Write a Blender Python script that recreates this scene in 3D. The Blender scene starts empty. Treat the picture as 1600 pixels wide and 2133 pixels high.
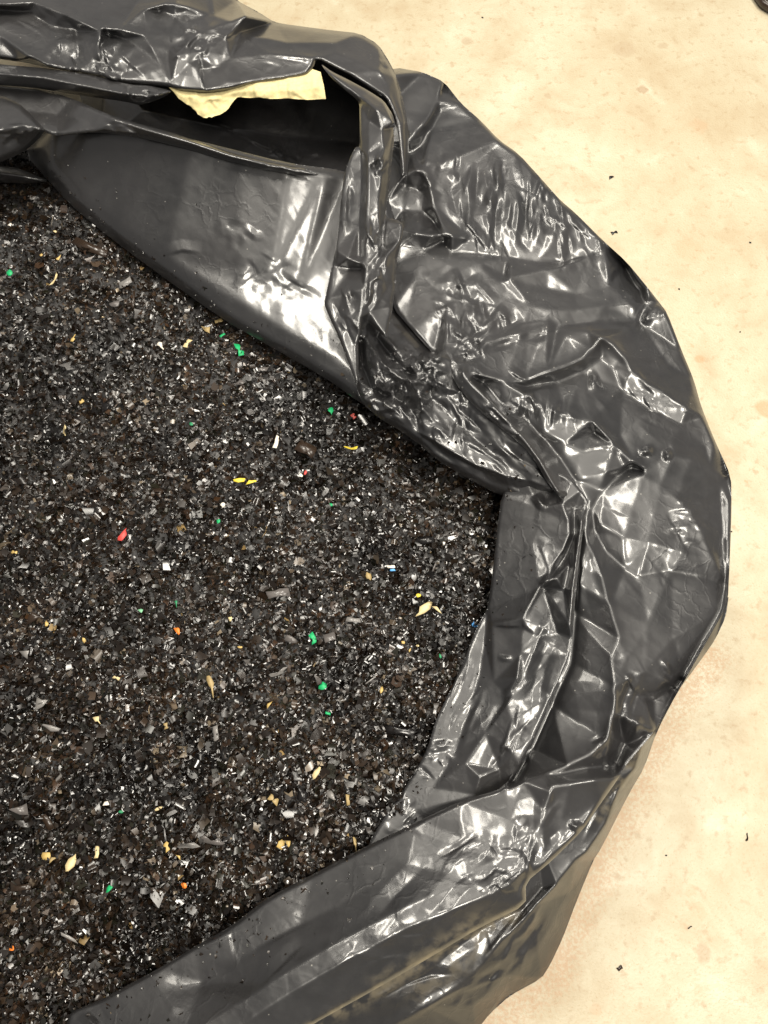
import bpy, math, random
import numpy as np
from mathutils import Vector
from mathutils.geometry import delaunay_2d_cdt

rng = np.random.default_rng(7)
random.seed(7)
scene = bpy.context.scene
COL = scene.collection
R = math.radians

# ------------------------------------------------------------------ camera
CAM_H, TILT, HALF = 1.25, R(20), R(34.7)
cam_data = bpy.data.cameras.new("camera")
cam_data.sensor_fit = 'VERTICAL'
cam_data.angle = 2 * HALF
cam_data.clip_start, cam_data.clip_end = 0.02, 100
cam = bpy.data.objects.new("camera", cam_data)
cam.location = (0, 0, CAM_H)
cam.rotation_euler = (TILT, 0, 0)
COL.objects.link(cam)
scene.camera = cam

# ------------------------------------------------------------------ light
world = bpy.data.worlds.new("World")
scene.world = world
world.use_nodes = True
bg = world.node_tree.nodes["Background"]
bg.inputs[0].default_value = (1.0, 0.96, 0.92, 1)
bg.inputs[1].default_value = 0.25
scene.view_settings.view_transform = 'Standard'
scene.view_settings.look = 'None'
scene.view_settings.exposure = 0.0
scene.view_settings.gamma = 1.0


def lamp(loc, size, power, rot=0, col=(1, 0.94, 0.83)):
    d = bpy.data.lights.new("ceiling_lamp", 'AREA')
    d.shape = 'RECTANGLE'
    d.size, d.size_y = size
    d.energy = power
    d.color = col
    o = bpy.data.objects.new("ceiling_lamp", d)
    o.location = loc
    o.rotation_euler = (0, 0, rot)
    COL.objects.link(o)


for lx, ly, pw in ((0.40, -0.75, 68), (0.80, 1.50, 46), (0.80, 2.75, 34), (-1.70, 2.3, 26), (-0.65, 1.45, 52), (1.9, -0.2, 60)):
    lamp((lx, ly, 2.7), (0.35, 1.2), pw)



# ------------------------------------------------------------------ helpers
def pix(u, v, h):
    """photo pixel + height (m) -> world points on that height"""
    u = np.asarray(u, float); v = np.asarray(v, float); h = np.asarray(h, float)
    t = math.tan(HALF)
    x = (u - 800) / 1066.5 * t
    y = (1066.5 - v) / 1066.5 * t
    dy = y * math.cos(TILT) + math.sin(TILT)
    dz = y * math.sin(TILT) - math.cos(TILT)
    k = (h - CAM_H) / dz
    return np.stack([x * k, dy * k, h + 0 * k], -1)


def new_mat(name):
    m = bpy.data.materials.new(name)
    m.use_nodes = True
    nt = m.node_tree
    return m, nt, nt.nodes["Principled BSDF"]


def mesh_obj(name, verts, faces, mat, parent=None, smooth=True):
    me = bpy.data.meshes.new(name)
    verts = np.asarray(verts, np.float32)
    me.from_pydata([], [], []) if False else None
    faces = np.asarray(faces)
    n = faces.shape[1]
    me.vertices.add(len(verts))
    me.vertices.foreach_set("co", verts.ravel())
    me.loops.add(faces.size)
    me.loops.foreach_set("vertex_index", faces.astype(np.int32).ravel())
    me.polygons.add(len(faces))
    me.polygons.foreach_set("loop_start", np.arange(0, faces.size, n, dtype=np.int32))
    me.update(calc_edges=True)
    me.validate()
    if smooth:
        me.polygons.foreach_set("use_smooth", np.ones(len(me.polygons), bool))
    me.materials.append(mat)
    o = bpy.data.objects.new(name, me)
    COL.objects.link(o)
    if parent is not None:
        o.parent = parent
    return o


def tag(o, label=None, cat=None, group=None, kind=None):
    if label: o["label"] = label
    if cat: o["category"] = cat
    if group: o["group"] = group
    if kind: o["kind"] = kind
    return o


def vnoise(shape_u, shape_v, scale, seed):
    """smooth value noise evaluated at arrays of pixel coords"""
    g = np.random.default_rng(seed).standard_normal((64, 64))
    x = np.asarray(shape_u) / scale + 1000.3; y = np.asarray(shape_v) / scale + 1000.7
    xi = np.floor(x).astype(int); yi = np.floor(y).astype(int)
    fx = x - xi; fy = y - yi
    fx = fx * fx * (3 - 2 * fx); fy = fy * fy * (3 - 2 * fy)
    a = g[yi % 64, xi % 64]; b = g[yi % 64, (xi + 1) % 64]
    c = g[(yi + 1) % 64, xi % 64]; d = g[(yi + 1) % 64, (xi + 1) % 64]
    return (a * (1 - fx) + b * fx) * (1 - fy) + (c * (1 - fx) + d * fx) * fy


def in_poly(U, V, poly):
    p = np.asarray(poly, float)
    ins = np.zeros(U.shape, bool)
    x0, y0 = p[-1]
    for x1, y1 in p:
        c = ((y1 > V) != (y0 > V))
        if y1 != y0:
            ins ^= c & (U < (x0 - x1) * (V - y1) / (y0 - y1) + x1)
        x0, y0 = x1, y1
    return ins


def nearest_on(px, py, poly, closed=True):
    p = np.asarray(poly, float)
    q = np.roll(p, -1, 0) if closed else p[1:]
    if not closed: p = p[:-1]
    best = np.full(px.shape, 1e18); bx = px.copy(); by = py.copy()
    for (x0, y0), (x1, y1) in zip(p, q):
        dx, dy = x1 - x0, y1 - y0
        L = dx * dx + dy * dy + 1e-9
        t = np.clip(((px - x0) * dx + (py - y0) * dy) / L, 0, 1)
        cx, cy = x0 + t * dx, y0 + t * dy
        d = (px - cx) ** 2 + (py - cy) ** 2
        m = d < best
        best = np.where(m, d, best); bx = np.where(m, cx, bx); by = np.where(m, cy, by)
    return np.sqrt(best), bx, by


def smooth_poly(poly, it=1):
    """Chaikin corner cutting that keeps most of the corner"""
    p = np.asarray(poly, float)
    for _ in range(it):
        q = np.roll(p, -1, 0)
        p = np.stack([p * .82 + q * .18, p * .18 + q * .82], 1).reshape(-1, 2)
    return p


STEP = 2.4


def blur(a, n):
    for _ in range(n):
        b = np.pad(a, 1, mode='edge')
        a = (b[:-2, 1:-1] + b[2:, 1:-1] + b[1:-1, :-2] + b[1:-1, 2:] + 4 * b[1:-1, 1:-1]) / 8
    return a


def stretch_film(lines, U, V):
    """flat facets stretched between the traced crease lines (constrained triangulation)"""
    pts, hs, edges = [], [], []
    for ln in lines:
        ln = np.asarray(ln, float)
        k = len(pts)
        for a, b in zip(ln[:-1], ln[1:]):
            n = max(1, int(np.hypot(*(b - a)[:2]) / 70))
            for t in range(n):
                q = a + (b - a) * t / n
                pts.append(Vector((q[0], q[1]))); hs.append(q[2])
        pts.append(Vector((ln[-1][0], ln[-1][1]))); hs.append(ln[-1][2])
        edges += [(i, i + 1) for i in range(k, len(pts) - 1)]
    P = np.array([(p.x, p.y) for p in pts]); Hh = np.array(hs)
    for cu in (U.min() - 20, (U.min() + U.max()) / 2, U.max() + 20):
        for cv in (V.min() - 20, (V.min() + V.max()) / 2, V.max() + 20):
            if cu == (U.min() + U.max()) / 2 and cv == (V.min() + V.max()) / 2: continue
            d = np.hypot(P[:, 0] - cu, P[:, 1] - cv)
            w = 1 / (d + 5) ** 4
            pts.append(Vector((cu, cv))); hs.append(float((w * Hh).sum() / w.sum()))
    vo, eo, fo, ov, oe, of = delaunay_2d_cdt(pts, edges, [], 0, 1e-4, True)
    X = np.array([(p.x, p.y) for p in vo]); Z = np.zeros(len(X))
    seg = [(np.array(pts[i][:]), np.array(pts[j][:]), hs[i], hs[j]) for i, j in edges]
    for i, src in enumerate(ov):
        if len(src):
            Z[i] = np.mean([hs[k] for k in src])
        else:
            best = (1e9, 0)
            for p, q, hp, hq in seg:
                d = q - p; L = d @ d + 1e-9
                t = min(1, max(0, ((X[i] - p) @ d) / L))
                e = np.hypot(*(p + t * d - X[i]))
                if e < best[0]: best = (e, hp + t * (hq - hp))
            Z[i] = best[1]
    H = np.full(U.shape, Hh.mean())
    u0, v0 = U[0, 0], V[0, 0]
    ny, nx = U.shape
    for f in fo:
        t = X[list(f)]; z = Z[list(f)]
        D = (t[1, 0] - t[0, 0]) * (t[2, 1] - t[0, 1]) - (t[2, 0] - t[0, 0]) * (t[1, 1] - t[0, 1])
        if abs(D) < 1e-9: continue
        i0 = max(0, int((t[:, 0].min() - u0) / STEP)); i1 = min(nx, int((t[:, 0].max() - u0) / STEP) + 2)
        j0 = max(0, int((t[:, 1].min() - v0) / STEP)); j1 = min(ny, int((t[:, 1].max() - v0) / STEP) + 2)
        if i1 <= i0 or j1 <= j0: continue
        A, B = U[j0:j1, i0:i1] - t[0, 0], V[j0:j1, i0:i1] - t[0, 1]
        l1 = (A * (t[2, 1] - t[0, 1]) - (t[2, 0] - t[0, 0]) * B) / D
        l2 = ((t[1, 0] - t[0, 0]) * B - A * (t[1, 1] - t[0, 1])) / D
        m = (l1 >= -1e-6) & (l2 >= -1e-6) & (l1 + l2 <= 1 + 1e-6)
        H[j0:j1, i0:i1] = np.where(m, z[0] + l1 * (z[1] - z[0]) + l2 * (z[2] - z[0]), H[j0:j1, i0:i1])
    return H


def crumple(cx, cy, rx, ry, ang, spread, n, length, amp, width, seed):
    """random creases inside an ellipse: list of strokes"""
    r = np.random.default_rng(seed)
    out = []
    for _ in range(n):
        a = r.uniform(0, 2 * math.pi); q = math.sqrt(r.uniform(0, 1))
        x, y = cx + rx * q * math.cos(a), cy + ry * q * math.sin(a)
        th = R(ang + r.normal(0, spread))
        L = length * r.uniform(.5, 1.3)
        k = r.normal(0, .25)
        pts = []
        for s in (-.5, -.17, .17, .5):
            pts.append((x + L * s * math.cos(th) - L * k * s * s * math.sin(th),
                        y + L * s * math.sin(th) + L * k * s * s * math.cos(th)))
        out.append((pts, amp * r.uniform(.4, 1.2) * (1 if r.random() < .6 else -1), width * r.uniform(.6, 1.4),
                    'r' if r.random() < .6 else 's'))
    return out


def facets(U, V, spacing, seed, ang=0., stretch=1.):
    """piecewise flat random relief, like film that was once crushed"""
    r = np.random.default_rng(seed)
    a = R(ang)
    A = (U * math.cos(a) + V * math.sin(a)) / stretch / spacing
    B = (-U * math.sin(a) + V * math.cos(a)) / spacing
    a0, b0 = int(A.min()) - 2, int(B.min()) - 2
    na, nb = int(A.max()) - a0 + 3, int(B.max()) - b0 + 3
    ga, gb = np.meshgrid(np.arange(na), np.arange(nb), indexing='ij')
    ga = ga + r.uniform(-.36, .36, ga.shape); gb = gb + r.uniform(-.36, .36, gb.shape)
    z = r.standard_normal(ga.shape)
    A = A - a0; B = B - b0
    out = np.zeros(U.shape); done = np.zeros(U.shape, bool)
    ia, ib = A.astype(int), B.astype(int)
    for da in (0, -1, 1):
        for db in (0, -1, 1):
            ca = np.clip(ia + da, 0, na - 2); cb = np.clip(ib + db, 0, nb - 2)
            for tri in (((0, 0), (1, 0), (1, 1)), ((0, 0), (1, 1), (0, 1))):
                (x0, y0, z0), (x1, y1, z1), (x2, y2, z2) = [(ga[ca + i, cb + j], gb[ca + i, cb + j], z[ca + i, cb + j]) for i, j in tri]
                D = (x1 - x0) * (y2 - y0) - (x2 - x0) * (y1 - y0)
                D = np.where(np.abs(D) < 1e-6, 1e-6, D)
                l1 = ((A - x0) * (y2 - y0) - (x2 - x0) * (B - y0)) / D
                l2 = ((x1 - x0) * (B - y0) - (A - x0) * (y1 - y0)) / D
                m = (l1 >= -1e-6) & (l2 >= -1e-6) & (l1 + l2 <= 1 + 1e-6) & ~done
                out = np.where(m, z0 + l1 * (z1 - z0) + l2 * (z2 - z0), out)
                done |= m
    return out


def film(name, poly, lines, mat, parent, strokes=(), soft=1, roll=0.7, rollw=12, noise=0.10, seed=1,
         dust=(), rnd=1, fine=0.006, gain=1.25, fac=(.14, 85, 0, 1.6), fac2=.035, flat=None):
    """one sheet of film: a height field (cm) stretched over traced crease lines"""
    poly = smooth_poly(poly, rnd)
    u0, v0 = poly.min(0) - 4 * STEP; u1, v1 = poly.max(0) + 4 * STEP
    nx = int((u1 - u0) / STEP) + 1; ny = int((v1 - v0) / STEP) + 1
    uu = u0 + np.arange(nx) * STEP; vv = v0 + np.arange(ny) * STEP
    U, V = np.meshgrid(uu, vv)
    H = stretch_film(lines, U, V)
    base = blur(H, int(900 / STEP / STEP))
    d = H - base
    if flat:
        k = flat[1] + (1 - flat[1]) * np.clip((V - 1420) / 180, 0, 1)
        base = flat[0] + k * (base - flat[0])
    H = base + gain * d
    H = blur(H, soft)
    H += fac[0] * facets(U, V, fac[1], seed + 50, fac[2], fac[3]) + fac2 * facets(U, V, fac[1] * .42, seed + 60, fac[2] + 35, 1.3)
    for st in strokes:
        pts, amp, w, kind = st
        pts = np.asarray(pts, float)
        r = w * 4 + 6
        i0 = max(0, int((pts[:, 0].min() - r - u0) / STEP)); i1 = min(nx, int((pts[:, 0].max() + r - u0) / STEP) + 2)
        j0 = max(0, int((pts[:, 1].min() - r - v0) / STEP)); j1 = min(ny, int((pts[:, 1].max() + r - v0) / STEP) + 2)
        if i1 <= i0 or j1 <= j0: continue
        SU, SV = U[j0:j1, i0:i1], V[j0:j1, i0:i1]
        best = np.full(SU.shape, 1e18); sgn = np.ones(SU.shape); tt = np.zeros(SU.shape)
        seg = np.hypot(*(pts[1:] - pts[:-1]).T); tot = seg.sum() + 1e-6; acc = 0
        for k, (a, b) in enumerate(zip(pts[:-1], pts[1:])):
            d = b - a; L = d @ d + 1e-9
            t = np.clip(((SU - a[0]) * d[0] + (SV - a[1]) * d[1]) / L, 0, 1)
            cx, cy = a[0] + t * d[0], a[1] + t * d[1]
            dd = np.hypot(SU - cx, SV - cy)
            m = dd < best
            best = np.where(m, dd, best)
            sgn = np.where(m, np.sign((SU - a[0]) * d[1] - (SV - a[1]) * d[0]), sgn)
            tt = np.where(m, (acc + t * seg[k]) / tot, tt)
            acc += seg[k]
        taper = np.clip(np.minimum(tt, 1 - tt) * 2.6, 0.0, 1)
        prof = np.clip(1 - best / (w * 1.9), 0, 1)
        if kind == 'r':      # symmetric sharp crease
            H[j0:j1, i0:i1] += amp * prof * taper
        elif kind == 's':    # one-sided fold: sharp on one side, long slope on the other
            H[j0:j1, i0:i1] += amp * taper * np.where(sgn > 0, np.clip(1 - best / (w * 2.2), 0, 1), np.clip(1 - best / (w * .6), 0, 1))
        elif kind == 'g':    # rounded
            H[j0:j1, i0:i1] += amp * taper * np.exp(-(best / w) ** 2)
    H += noise * vnoise(U, V, 120, seed) + fine * facets(U, V, 13, seed + 3)
    ins = in_poly(U, V, poly)
    nb = np.pad(ins, 1)
    near = np.zeros_like(ins)
    for a in range(3):
        for b in range(3):
            near |= nb[a:a + ny, b:b + nx]
    mv = near & ~ins
    d, bx, by = nearest_on(U[mv], V[mv], poly)
    UU, VV = U.copy(), V.copy()
    UU[mv] = bx; VV[mv] = by
    if roll:
        inner = ins | mv
        dd = np.full(U.shape, 99.)
        dd[inner], _, _ = nearest_on(UU[inner], VV[inner], poly)
        H = H - roll * np.clip(1 - dd / rollw, 0, 1) ** 2
    ok = ins | mv
    idx = -np.ones(U.shape, int); idx[ok] = np.arange(ok.sum())
    q = np.stack([idx[:-1, :-1], idx[1:, :-1], idx[1:, 1:], idx[:-1, 1:]], -1).reshape(-1, 4)
    q = q[(q >= 0).all(1)]
    P = pix(UU[ok], VV[ok], H[ok] / 100)
    o = mesh_obj(name, P, q, mat, parent)
    at = o.data.attributes.new("dust", 'FLOAT', 'POINT')
    D = np.zeros(ok.sum())
    for pts, w, s in dust:
        dd, _, _ = nearest_on(UU[ok], VV[ok], pts, closed=False)
        D = np.maximum(D, s * np.exp(-(dd / w) ** 2))
    n = len(o.data.vertices)
    at.data.foreach_set("value", D[:n].astype(np.float32))
    return o


# ------------------------------------------------------------------ materials
def film_material():
    m, nt, b = new_mat("black_film")
    N, L = nt.nodes, nt.links
    geo = N.new("ShaderNodeNewGeometry")
    n1 = N.new("ShaderNodeTexNoise"); n1.inputs["Scale"].default_value = 7; n1.inputs["Detail"].default_value = 4
    n2 = N.new("ShaderNodeTexNoise"); n2.inputs["Scale"].default_value = 420; n2.inputs["Detail"].default_value = 2
    n3 = N.new("ShaderNodeTexNoise"); n3.inputs["Scale"].default_value = 60; n3.inputs["Detail"].default_value = 5
    for n in (n1, n2, n3): L.new(geo.outputs["Position"], n.inputs["Vector"])
    r1 = N.new("ShaderNodeValToRGB")
    r1.color_ramp.elements[0].color = (.009, .009, .0098, 1); r1.color_ramp.elements[1].color = (.019, .018, .0185, 1)
    r1.color_ramp.elements[0].position = .35; r1.color_ramp.elements[1].position = .7
    L.new(n1.outputs[0], r1.inputs[0])
    # pale specks of plastic dust
    sp = N.new("ShaderNodeTexVoronoi"); sp.inputs["Scale"].default_value = 95
    L.new(geo.outputs["Position"], sp.inputs["Vector"])
    spm = N.new("ShaderNodeMapRange"); spm.inputs[1].default_value = .10; spm.inputs[2].default_value = .04
    L.new(sp.outputs["Distance"], spm.inputs[0])
    spc = N.new("ShaderNodeMath"); spc.operation = 'GREATER_THAN'; spc.inputs[1].default_value = .80
    sep = N.new("ShaderNodeSeparateColor"); L.new(sp.outputs["Color"], sep.inputs[0]); L.new(sep.outputs[0], spc.inputs[0])
    spx = N.new("ShaderNodeMath"); spx.operation = 'MULTIPLY'
    L.new(spm.outputs[0], spx.inputs[0]); L.new(spc.outputs[0], spx.inputs[1])
    sp2 = N.new("ShaderNodeMath"); sp2.operation = 'MULTIPLY'; sp2.inputs[1].default_value = .55
    L.new(spx.outputs[0], sp2.inputs[0])
    mx = N.new("ShaderNodeMix"); mx.data_type = 'RGBA'
    L.new(sp2.outputs[0], mx.inputs[0]); L.new(r1.outputs[0], mx.inputs[6]); mx.inputs[7].default_value = (.4, .38, .34, 1)
    # tan dirt caught in the folds
    at = N.new("ShaderNodeAttribute"); at.attribute_name = "dust"
    nr = N.new("ShaderNodeMapRange"); nr.inputs[1].default_value = .42; nr.inputs[2].default_value = .62
    L.new(n3.outputs[0], nr.inputs[0])
    dm = N.new("ShaderNodeMath"); dm.operation = 'MULTIPLY'
    L.new(nr.outputs[0], dm.inputs[0]); L.new(at.outputs["Fac"], dm.inputs[1])
    m2 = N.new("ShaderNodeMix"); m2.data_type = 'RGBA'
    L.new(dm.outputs[0], m2.inputs[0]); L.new(mx.outputs[2], m2.inputs[6]); m2.inputs[7].default_value = (.20, .16, .09, 1)
    L.new(m2.outputs[2], b.inputs["Base Color"])
    rr = N.new("ShaderNodeMapRange"); rr.inputs[1].default_value = .3; rr.inputs[2].default_value = .7
    rr.inputs[3].default_value = .37; rr.inputs[4].default_value = .47
    L.new(n3.outputs[0], rr.inputs[0])
    ra = N.new("ShaderNodeMath"); ra.operation = 'MULTIPLY_ADD'; ra.inputs[1].default_value = .4
    L.new(dm.outputs[0], ra.inputs[0]); L.new(rr.outputs[0], ra.inputs[2])
    L.new(ra.outputs[0], b.inputs["Roughness"])
    b.inputs["IOR"].default_value = 1.68
    b.inputs["Coat Weight"].default_value = .8
    b.inputs["Coat Roughness"].default_value = .15
    bp = N.new("ShaderNodeBump"); bp.inputs["Strength"].default_value = .02; bp.inputs["Distance"].default_value = .002
    L.new(n3.outputs[0], bp.inputs["Height"])
    b2 = N.new("ShaderNodeBump"); b2.inputs["Strength"].default_value = .05; b2.inputs["Distance"].default_value = .0006
    L.new(n2.outputs[0], b2.inputs["Height"]); L.new(bp.outputs[0], b2.inputs["Normal"])
    # fine random crease lines, only in patches
    wv = N.new("ShaderNodeVectorMath"); wv.operation = 'MULTIPLY_ADD'
    L.new(n3.outputs["Color"], wv.inputs[0]); wv.inputs[1].default_value = (.02, .02, .02); L.new(geo.outputs["Position"], wv.inputs[2])
    vo = N.new("ShaderNodeTexVoronoi"); vo.feature = 'DISTANCE_TO_EDGE'; vo.inputs["Scale"].default_value = 38
    L.new(wv.outputs[0], vo.inputs["Vector"])
    ve = N.new("ShaderNodeMapRange"); ve.inputs[1].default_value = 0; ve.inputs[2].default_value = .10; ve.inputs[3].default_value = 1; ve.inputs[4].default_value = 0
    L.new(vo.outputs["Distance"], ve.inputs[0])
    n4 = N.new("ShaderNodeTexNoise"); n4.inputs["Scale"].default_value = 9; L.new(geo.outputs["Position"], n4.inputs["Vector"])
    vm = N.new("ShaderNodeMapRange"); vm.inputs[1].default_value = .45; vm.inputs[2].default_value = .62; vm.inputs[3].default_value = .12
    L.new(n4.outputs[0], vm.inputs[0])
    vx = N.new("ShaderNodeMath"); vx.operation = 'MULTIPLY'
    L.new(ve.outputs[0], vx.inputs[0]); L.new(vm.outputs[0], vx.inputs[1])
    b3 = N.new("ShaderNodeBump"); b3.inputs["Strength"].default_value = .18; b3.inputs["Distance"].default_value = .0012
    L.new(vx.outputs[0], b3.inputs["Height"]); L.new(b2.outputs[0], b3.inputs["Normal"])
    L.new(b3.outputs[0], b.inputs["Normal"])
    return m


FILM = film_material()


def plain(name, col, rough=.5, var=.25):
    m, nt, b = new_mat(name)
    N, L = nt.nodes, nt.links
    n = N.new("ShaderNodeTexNoise"); n.inputs["Scale"].default_value = 180; n.inputs["Detail"].default_value = 3
    g = N.new("ShaderNodeNewGeometry"); L.new(g.outputs["Position"], n.inputs["Vector"])
    r = N.new("ShaderNodeValToRGB")
    r.color_ramp.elements[0].position = .3; r.color_ramp.elements[1].position = .7
    r.color_ramp.elements[0].color = tuple(c * (1 - var) for c in col) + (1,)
    r.color_ramp.elements[1].color = tuple(min(1, c * (1 + var * .6)) for c in col) + (1,)
    L.new(n.outputs[0], r.inputs[0]); L.new(r.outputs[0], b.inputs["Base Color"])
    b.inputs["Roughness"].default_value = rough
    return m


# ------------------------------------------------------------------ floor
def build_floor():
    m, nt, b = new_mat("painted_concrete")
    N, L = nt.nodes, nt.links
    geo = N.new("ShaderNodeNewGeometry")

    def noise(scale, detail=4, rough=.55, dist=0):
        n = N.new("ShaderNodeTexNoise")
        n.inputs["Scale"].default_value = scale; n.inputs["Detail"].default_value = detail
        n.inputs["Roughness"].default_value = rough; n.inputs["Distortion"].default_value = dist
        L.new(geo.outputs["Position"], n.inputs["Vector"])
        return n

    def mix(fac, a, col):
        x = N.new("ShaderNodeMix"); x.data_type = 'RGBA'
        L.new(fac, x.inputs[0])
        if isinstance(a, tuple): x.inputs[6].default_value = a
        else: L.new(a, x.inputs[6])
        x.inputs[7].default_value = col
        return x.outputs[2]

    def rng_(src, lo, hi, o0=0., o1=1.):
        r = N.new("ShaderNodeMapRange"); r.inputs[1].default_value = lo; r.inputs[2].default_value = hi
        r.inputs[3].default_value = o0; r.inputs[4].default_value = o1
        L.new(src, r.inputs[0]); return r.outputs[0]

    big = noise(2.2, 5, .6, .4); mid = noise(9, 6, .65, .3); fin = noise(55, 5, .6); grain = noise(260, 3)
    c = mix(rng_(big.outputs[0], .38, .68), (.48, .435, .315, 1), (.415, .35, .235, 1))
    c = mix(rng_(mid.outputs[0], .48, .66, 0, .7), c, (.38, .30, .19, 1))
    c = mix(rng_(mid.outputs[0], .44, .30, 0, .7), c, (.55, .50, .38, 1))
    c = mix(rng_(fin.outputs[0], .56, .68, 0, .6), c, (.34, .25, .15, 1))
    # stains with a shape of their own: (u, v, radius px, colour, strength)
    nz = noise(38, 4); nzv = N.new("ShaderNodeVectorMath"); nzv.operation = 'MULTIPLY_ADD'
    L.new(nz.outputs["Color"], nzv.inputs[0]); nzv.inputs[1].default_value = (.024, .024, 0); L.new(geo.outputs["Position"], nzv.inputs[2])
    brown, rust = (.28, .17, .09, 1), (.46, .24, .12, 1)
    for (u, v, r, col, s) in [(1338, 186, 15, brown, .75), (1595, 852, 24, rust, .8), (1458, 746, 10, rust, .7), (1555, 1006, 5, rust, .7),
                              (972, 85, 16, brown, .5), (1300, 103, 30, brown, .3), (1435, 522, 34, rust, .28), (1455, 262, 26, rust, .25),
                              (1465, 1985, 13, brown, .55), (1455, 1900, 16, rust, .3), (1440, 1855, 9, rust, .35), (1428, 1930, 7, rust, .3),
                              (1458, 2060, 9, rust, .35), (1240, 2100, 10, rust, .3), (1380, 95, 14, brown, .4), (1140, 200, 10, brown, .4),
                              (1330, 120, 8, brown, .3), (1270, 1275, 6, rust, .3), (1442, 720, 4, rust, .5), (1522, 757, 4, rust, .5)]:
        p = pix(u, v, 0.0) + np.array([.012, .012, 0])
        d = N.new("ShaderNodeVectorMath"); d.operation = 'DISTANCE'
        L.new(nzv.outputs[0], d.inputs[0]); d.inputs[1].default_value = tuple(p)
        rad = r * .00085
        c = mix(rng_(d.outputs["Value"], rad * 1.15, rad * .75, 0, s * .75), c, col)
    c = mix(rng_(grain.outputs[0], .60, .74, 0, .55), c, (.34, .23, .12, 1))
    # bag's soft shadow along its foot, painted in as a grainy brown band
    ga = N.new("ShaderNodeAttribute"); ga.attribute_name = "foot_shade"
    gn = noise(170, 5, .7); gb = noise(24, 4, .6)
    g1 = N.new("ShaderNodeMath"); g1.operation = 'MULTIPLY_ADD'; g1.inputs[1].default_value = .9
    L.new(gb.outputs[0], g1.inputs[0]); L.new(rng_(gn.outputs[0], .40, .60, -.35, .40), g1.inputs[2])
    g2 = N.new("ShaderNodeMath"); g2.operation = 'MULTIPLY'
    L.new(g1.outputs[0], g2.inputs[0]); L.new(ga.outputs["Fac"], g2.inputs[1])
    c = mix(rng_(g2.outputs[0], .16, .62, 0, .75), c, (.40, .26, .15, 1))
    pores = noise(230, 4, .7)
    c = mix(rng_(pores.outputs[0], .60, .68, 0, .55), c, (.33, .22, .11, 1))
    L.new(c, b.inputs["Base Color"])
    L.new(rng_(mid.outputs[0], .3, .7, .36, .55), b.inputs["Roughness"])
    bp = N.new("ShaderNodeBump"); bp.inputs["Strength"].default_value = .35; bp.inputs["Distance"].default_value = .0025
    ad = N.new("ShaderNodeMath"); ad.operation = 'ADD'
    L.new(fin.outputs[0], ad.inputs[0]); L.new(grain.outputs[0], ad.inputs[1])
    L.new(ad.outputs[0], bp.inputs["Height"]); L.new(bp.outputs[0], b.inputs["Normal"])
    gx = np.concatenate([np.linspace(-6, -.9, 8), np.linspace(-.2, 1.1, 130), np.linspace(1.6, 6, 8)])
    gy = np.concatenate([np.linspace(-6, -1.4, 8), np.linspace(-.95, 1.0, 160), np.linspace(1.6, 6, 8)])
    X, Y = np.meshgrid(gx, gy)
    idx = np.arange(X.size).reshape(X.shape)
    q = np.stack([idx[:-1, :-1], idx[:-1, 1:], idx[1:, 1:], idx[1:, :-1]], -1).reshape(-1, 4)
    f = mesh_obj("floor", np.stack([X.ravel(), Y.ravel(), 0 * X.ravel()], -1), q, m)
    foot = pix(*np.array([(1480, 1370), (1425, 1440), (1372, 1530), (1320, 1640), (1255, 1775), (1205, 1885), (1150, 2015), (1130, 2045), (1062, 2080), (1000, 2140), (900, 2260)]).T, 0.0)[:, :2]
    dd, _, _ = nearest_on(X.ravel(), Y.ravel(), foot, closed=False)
    at = f.data.attributes.new("foot_shade", 'FLOAT', 'POINT')
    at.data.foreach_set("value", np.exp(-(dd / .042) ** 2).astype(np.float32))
    tag(f, kind="structure", label="cream concrete floor with faint brown stains")


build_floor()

# ------------------------------------------------------------------ the bag
bag = bpy.data.objects.new("plastic_bag", None)
bag.location = (0, 0, 0)
COL.objects.link(bag)
tag(bag, "big black plastic bag with a crumpled turned-down rim, full of black flakes", "bag")

# --- silhouette the rim shows against the floor (pixel, height cm)
SIL = [(822, 140, 31.5), (880, 150, 30.5), (925, 170, 30.5), (960, 215, 29.5), (1000, 250, 29), (1040, 292, 30.7), (1080, 320, 30.7), (1130, 375, 30.2),
       (1165, 415, 29.7), (1200, 445, 29.7), (1255, 500, 29.7), (1305, 545, 29.7), (1350, 600, 29.7), (1372, 628, 30.2), (1390, 652, 29.7), (1420, 730, 27),
       (1445, 790, 26.5), (1462, 850, 26.5), (1490, 920, 26.5), (1523, 992, 26.5), (1524, 1060, 26.5), (1521, 1150, 26.5), (1516, 1258, 27.5),
       (1490, 1305, 27.5), (1425, 1420, 30), (1365, 1522, 32.8), (1300, 1598, 34), (1288, 1622, 34.4), (1240, 1690, 34.8), (1215, 1728, 35), (1150, 1793, 35.4), (1095, 1838, 36)]

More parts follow.
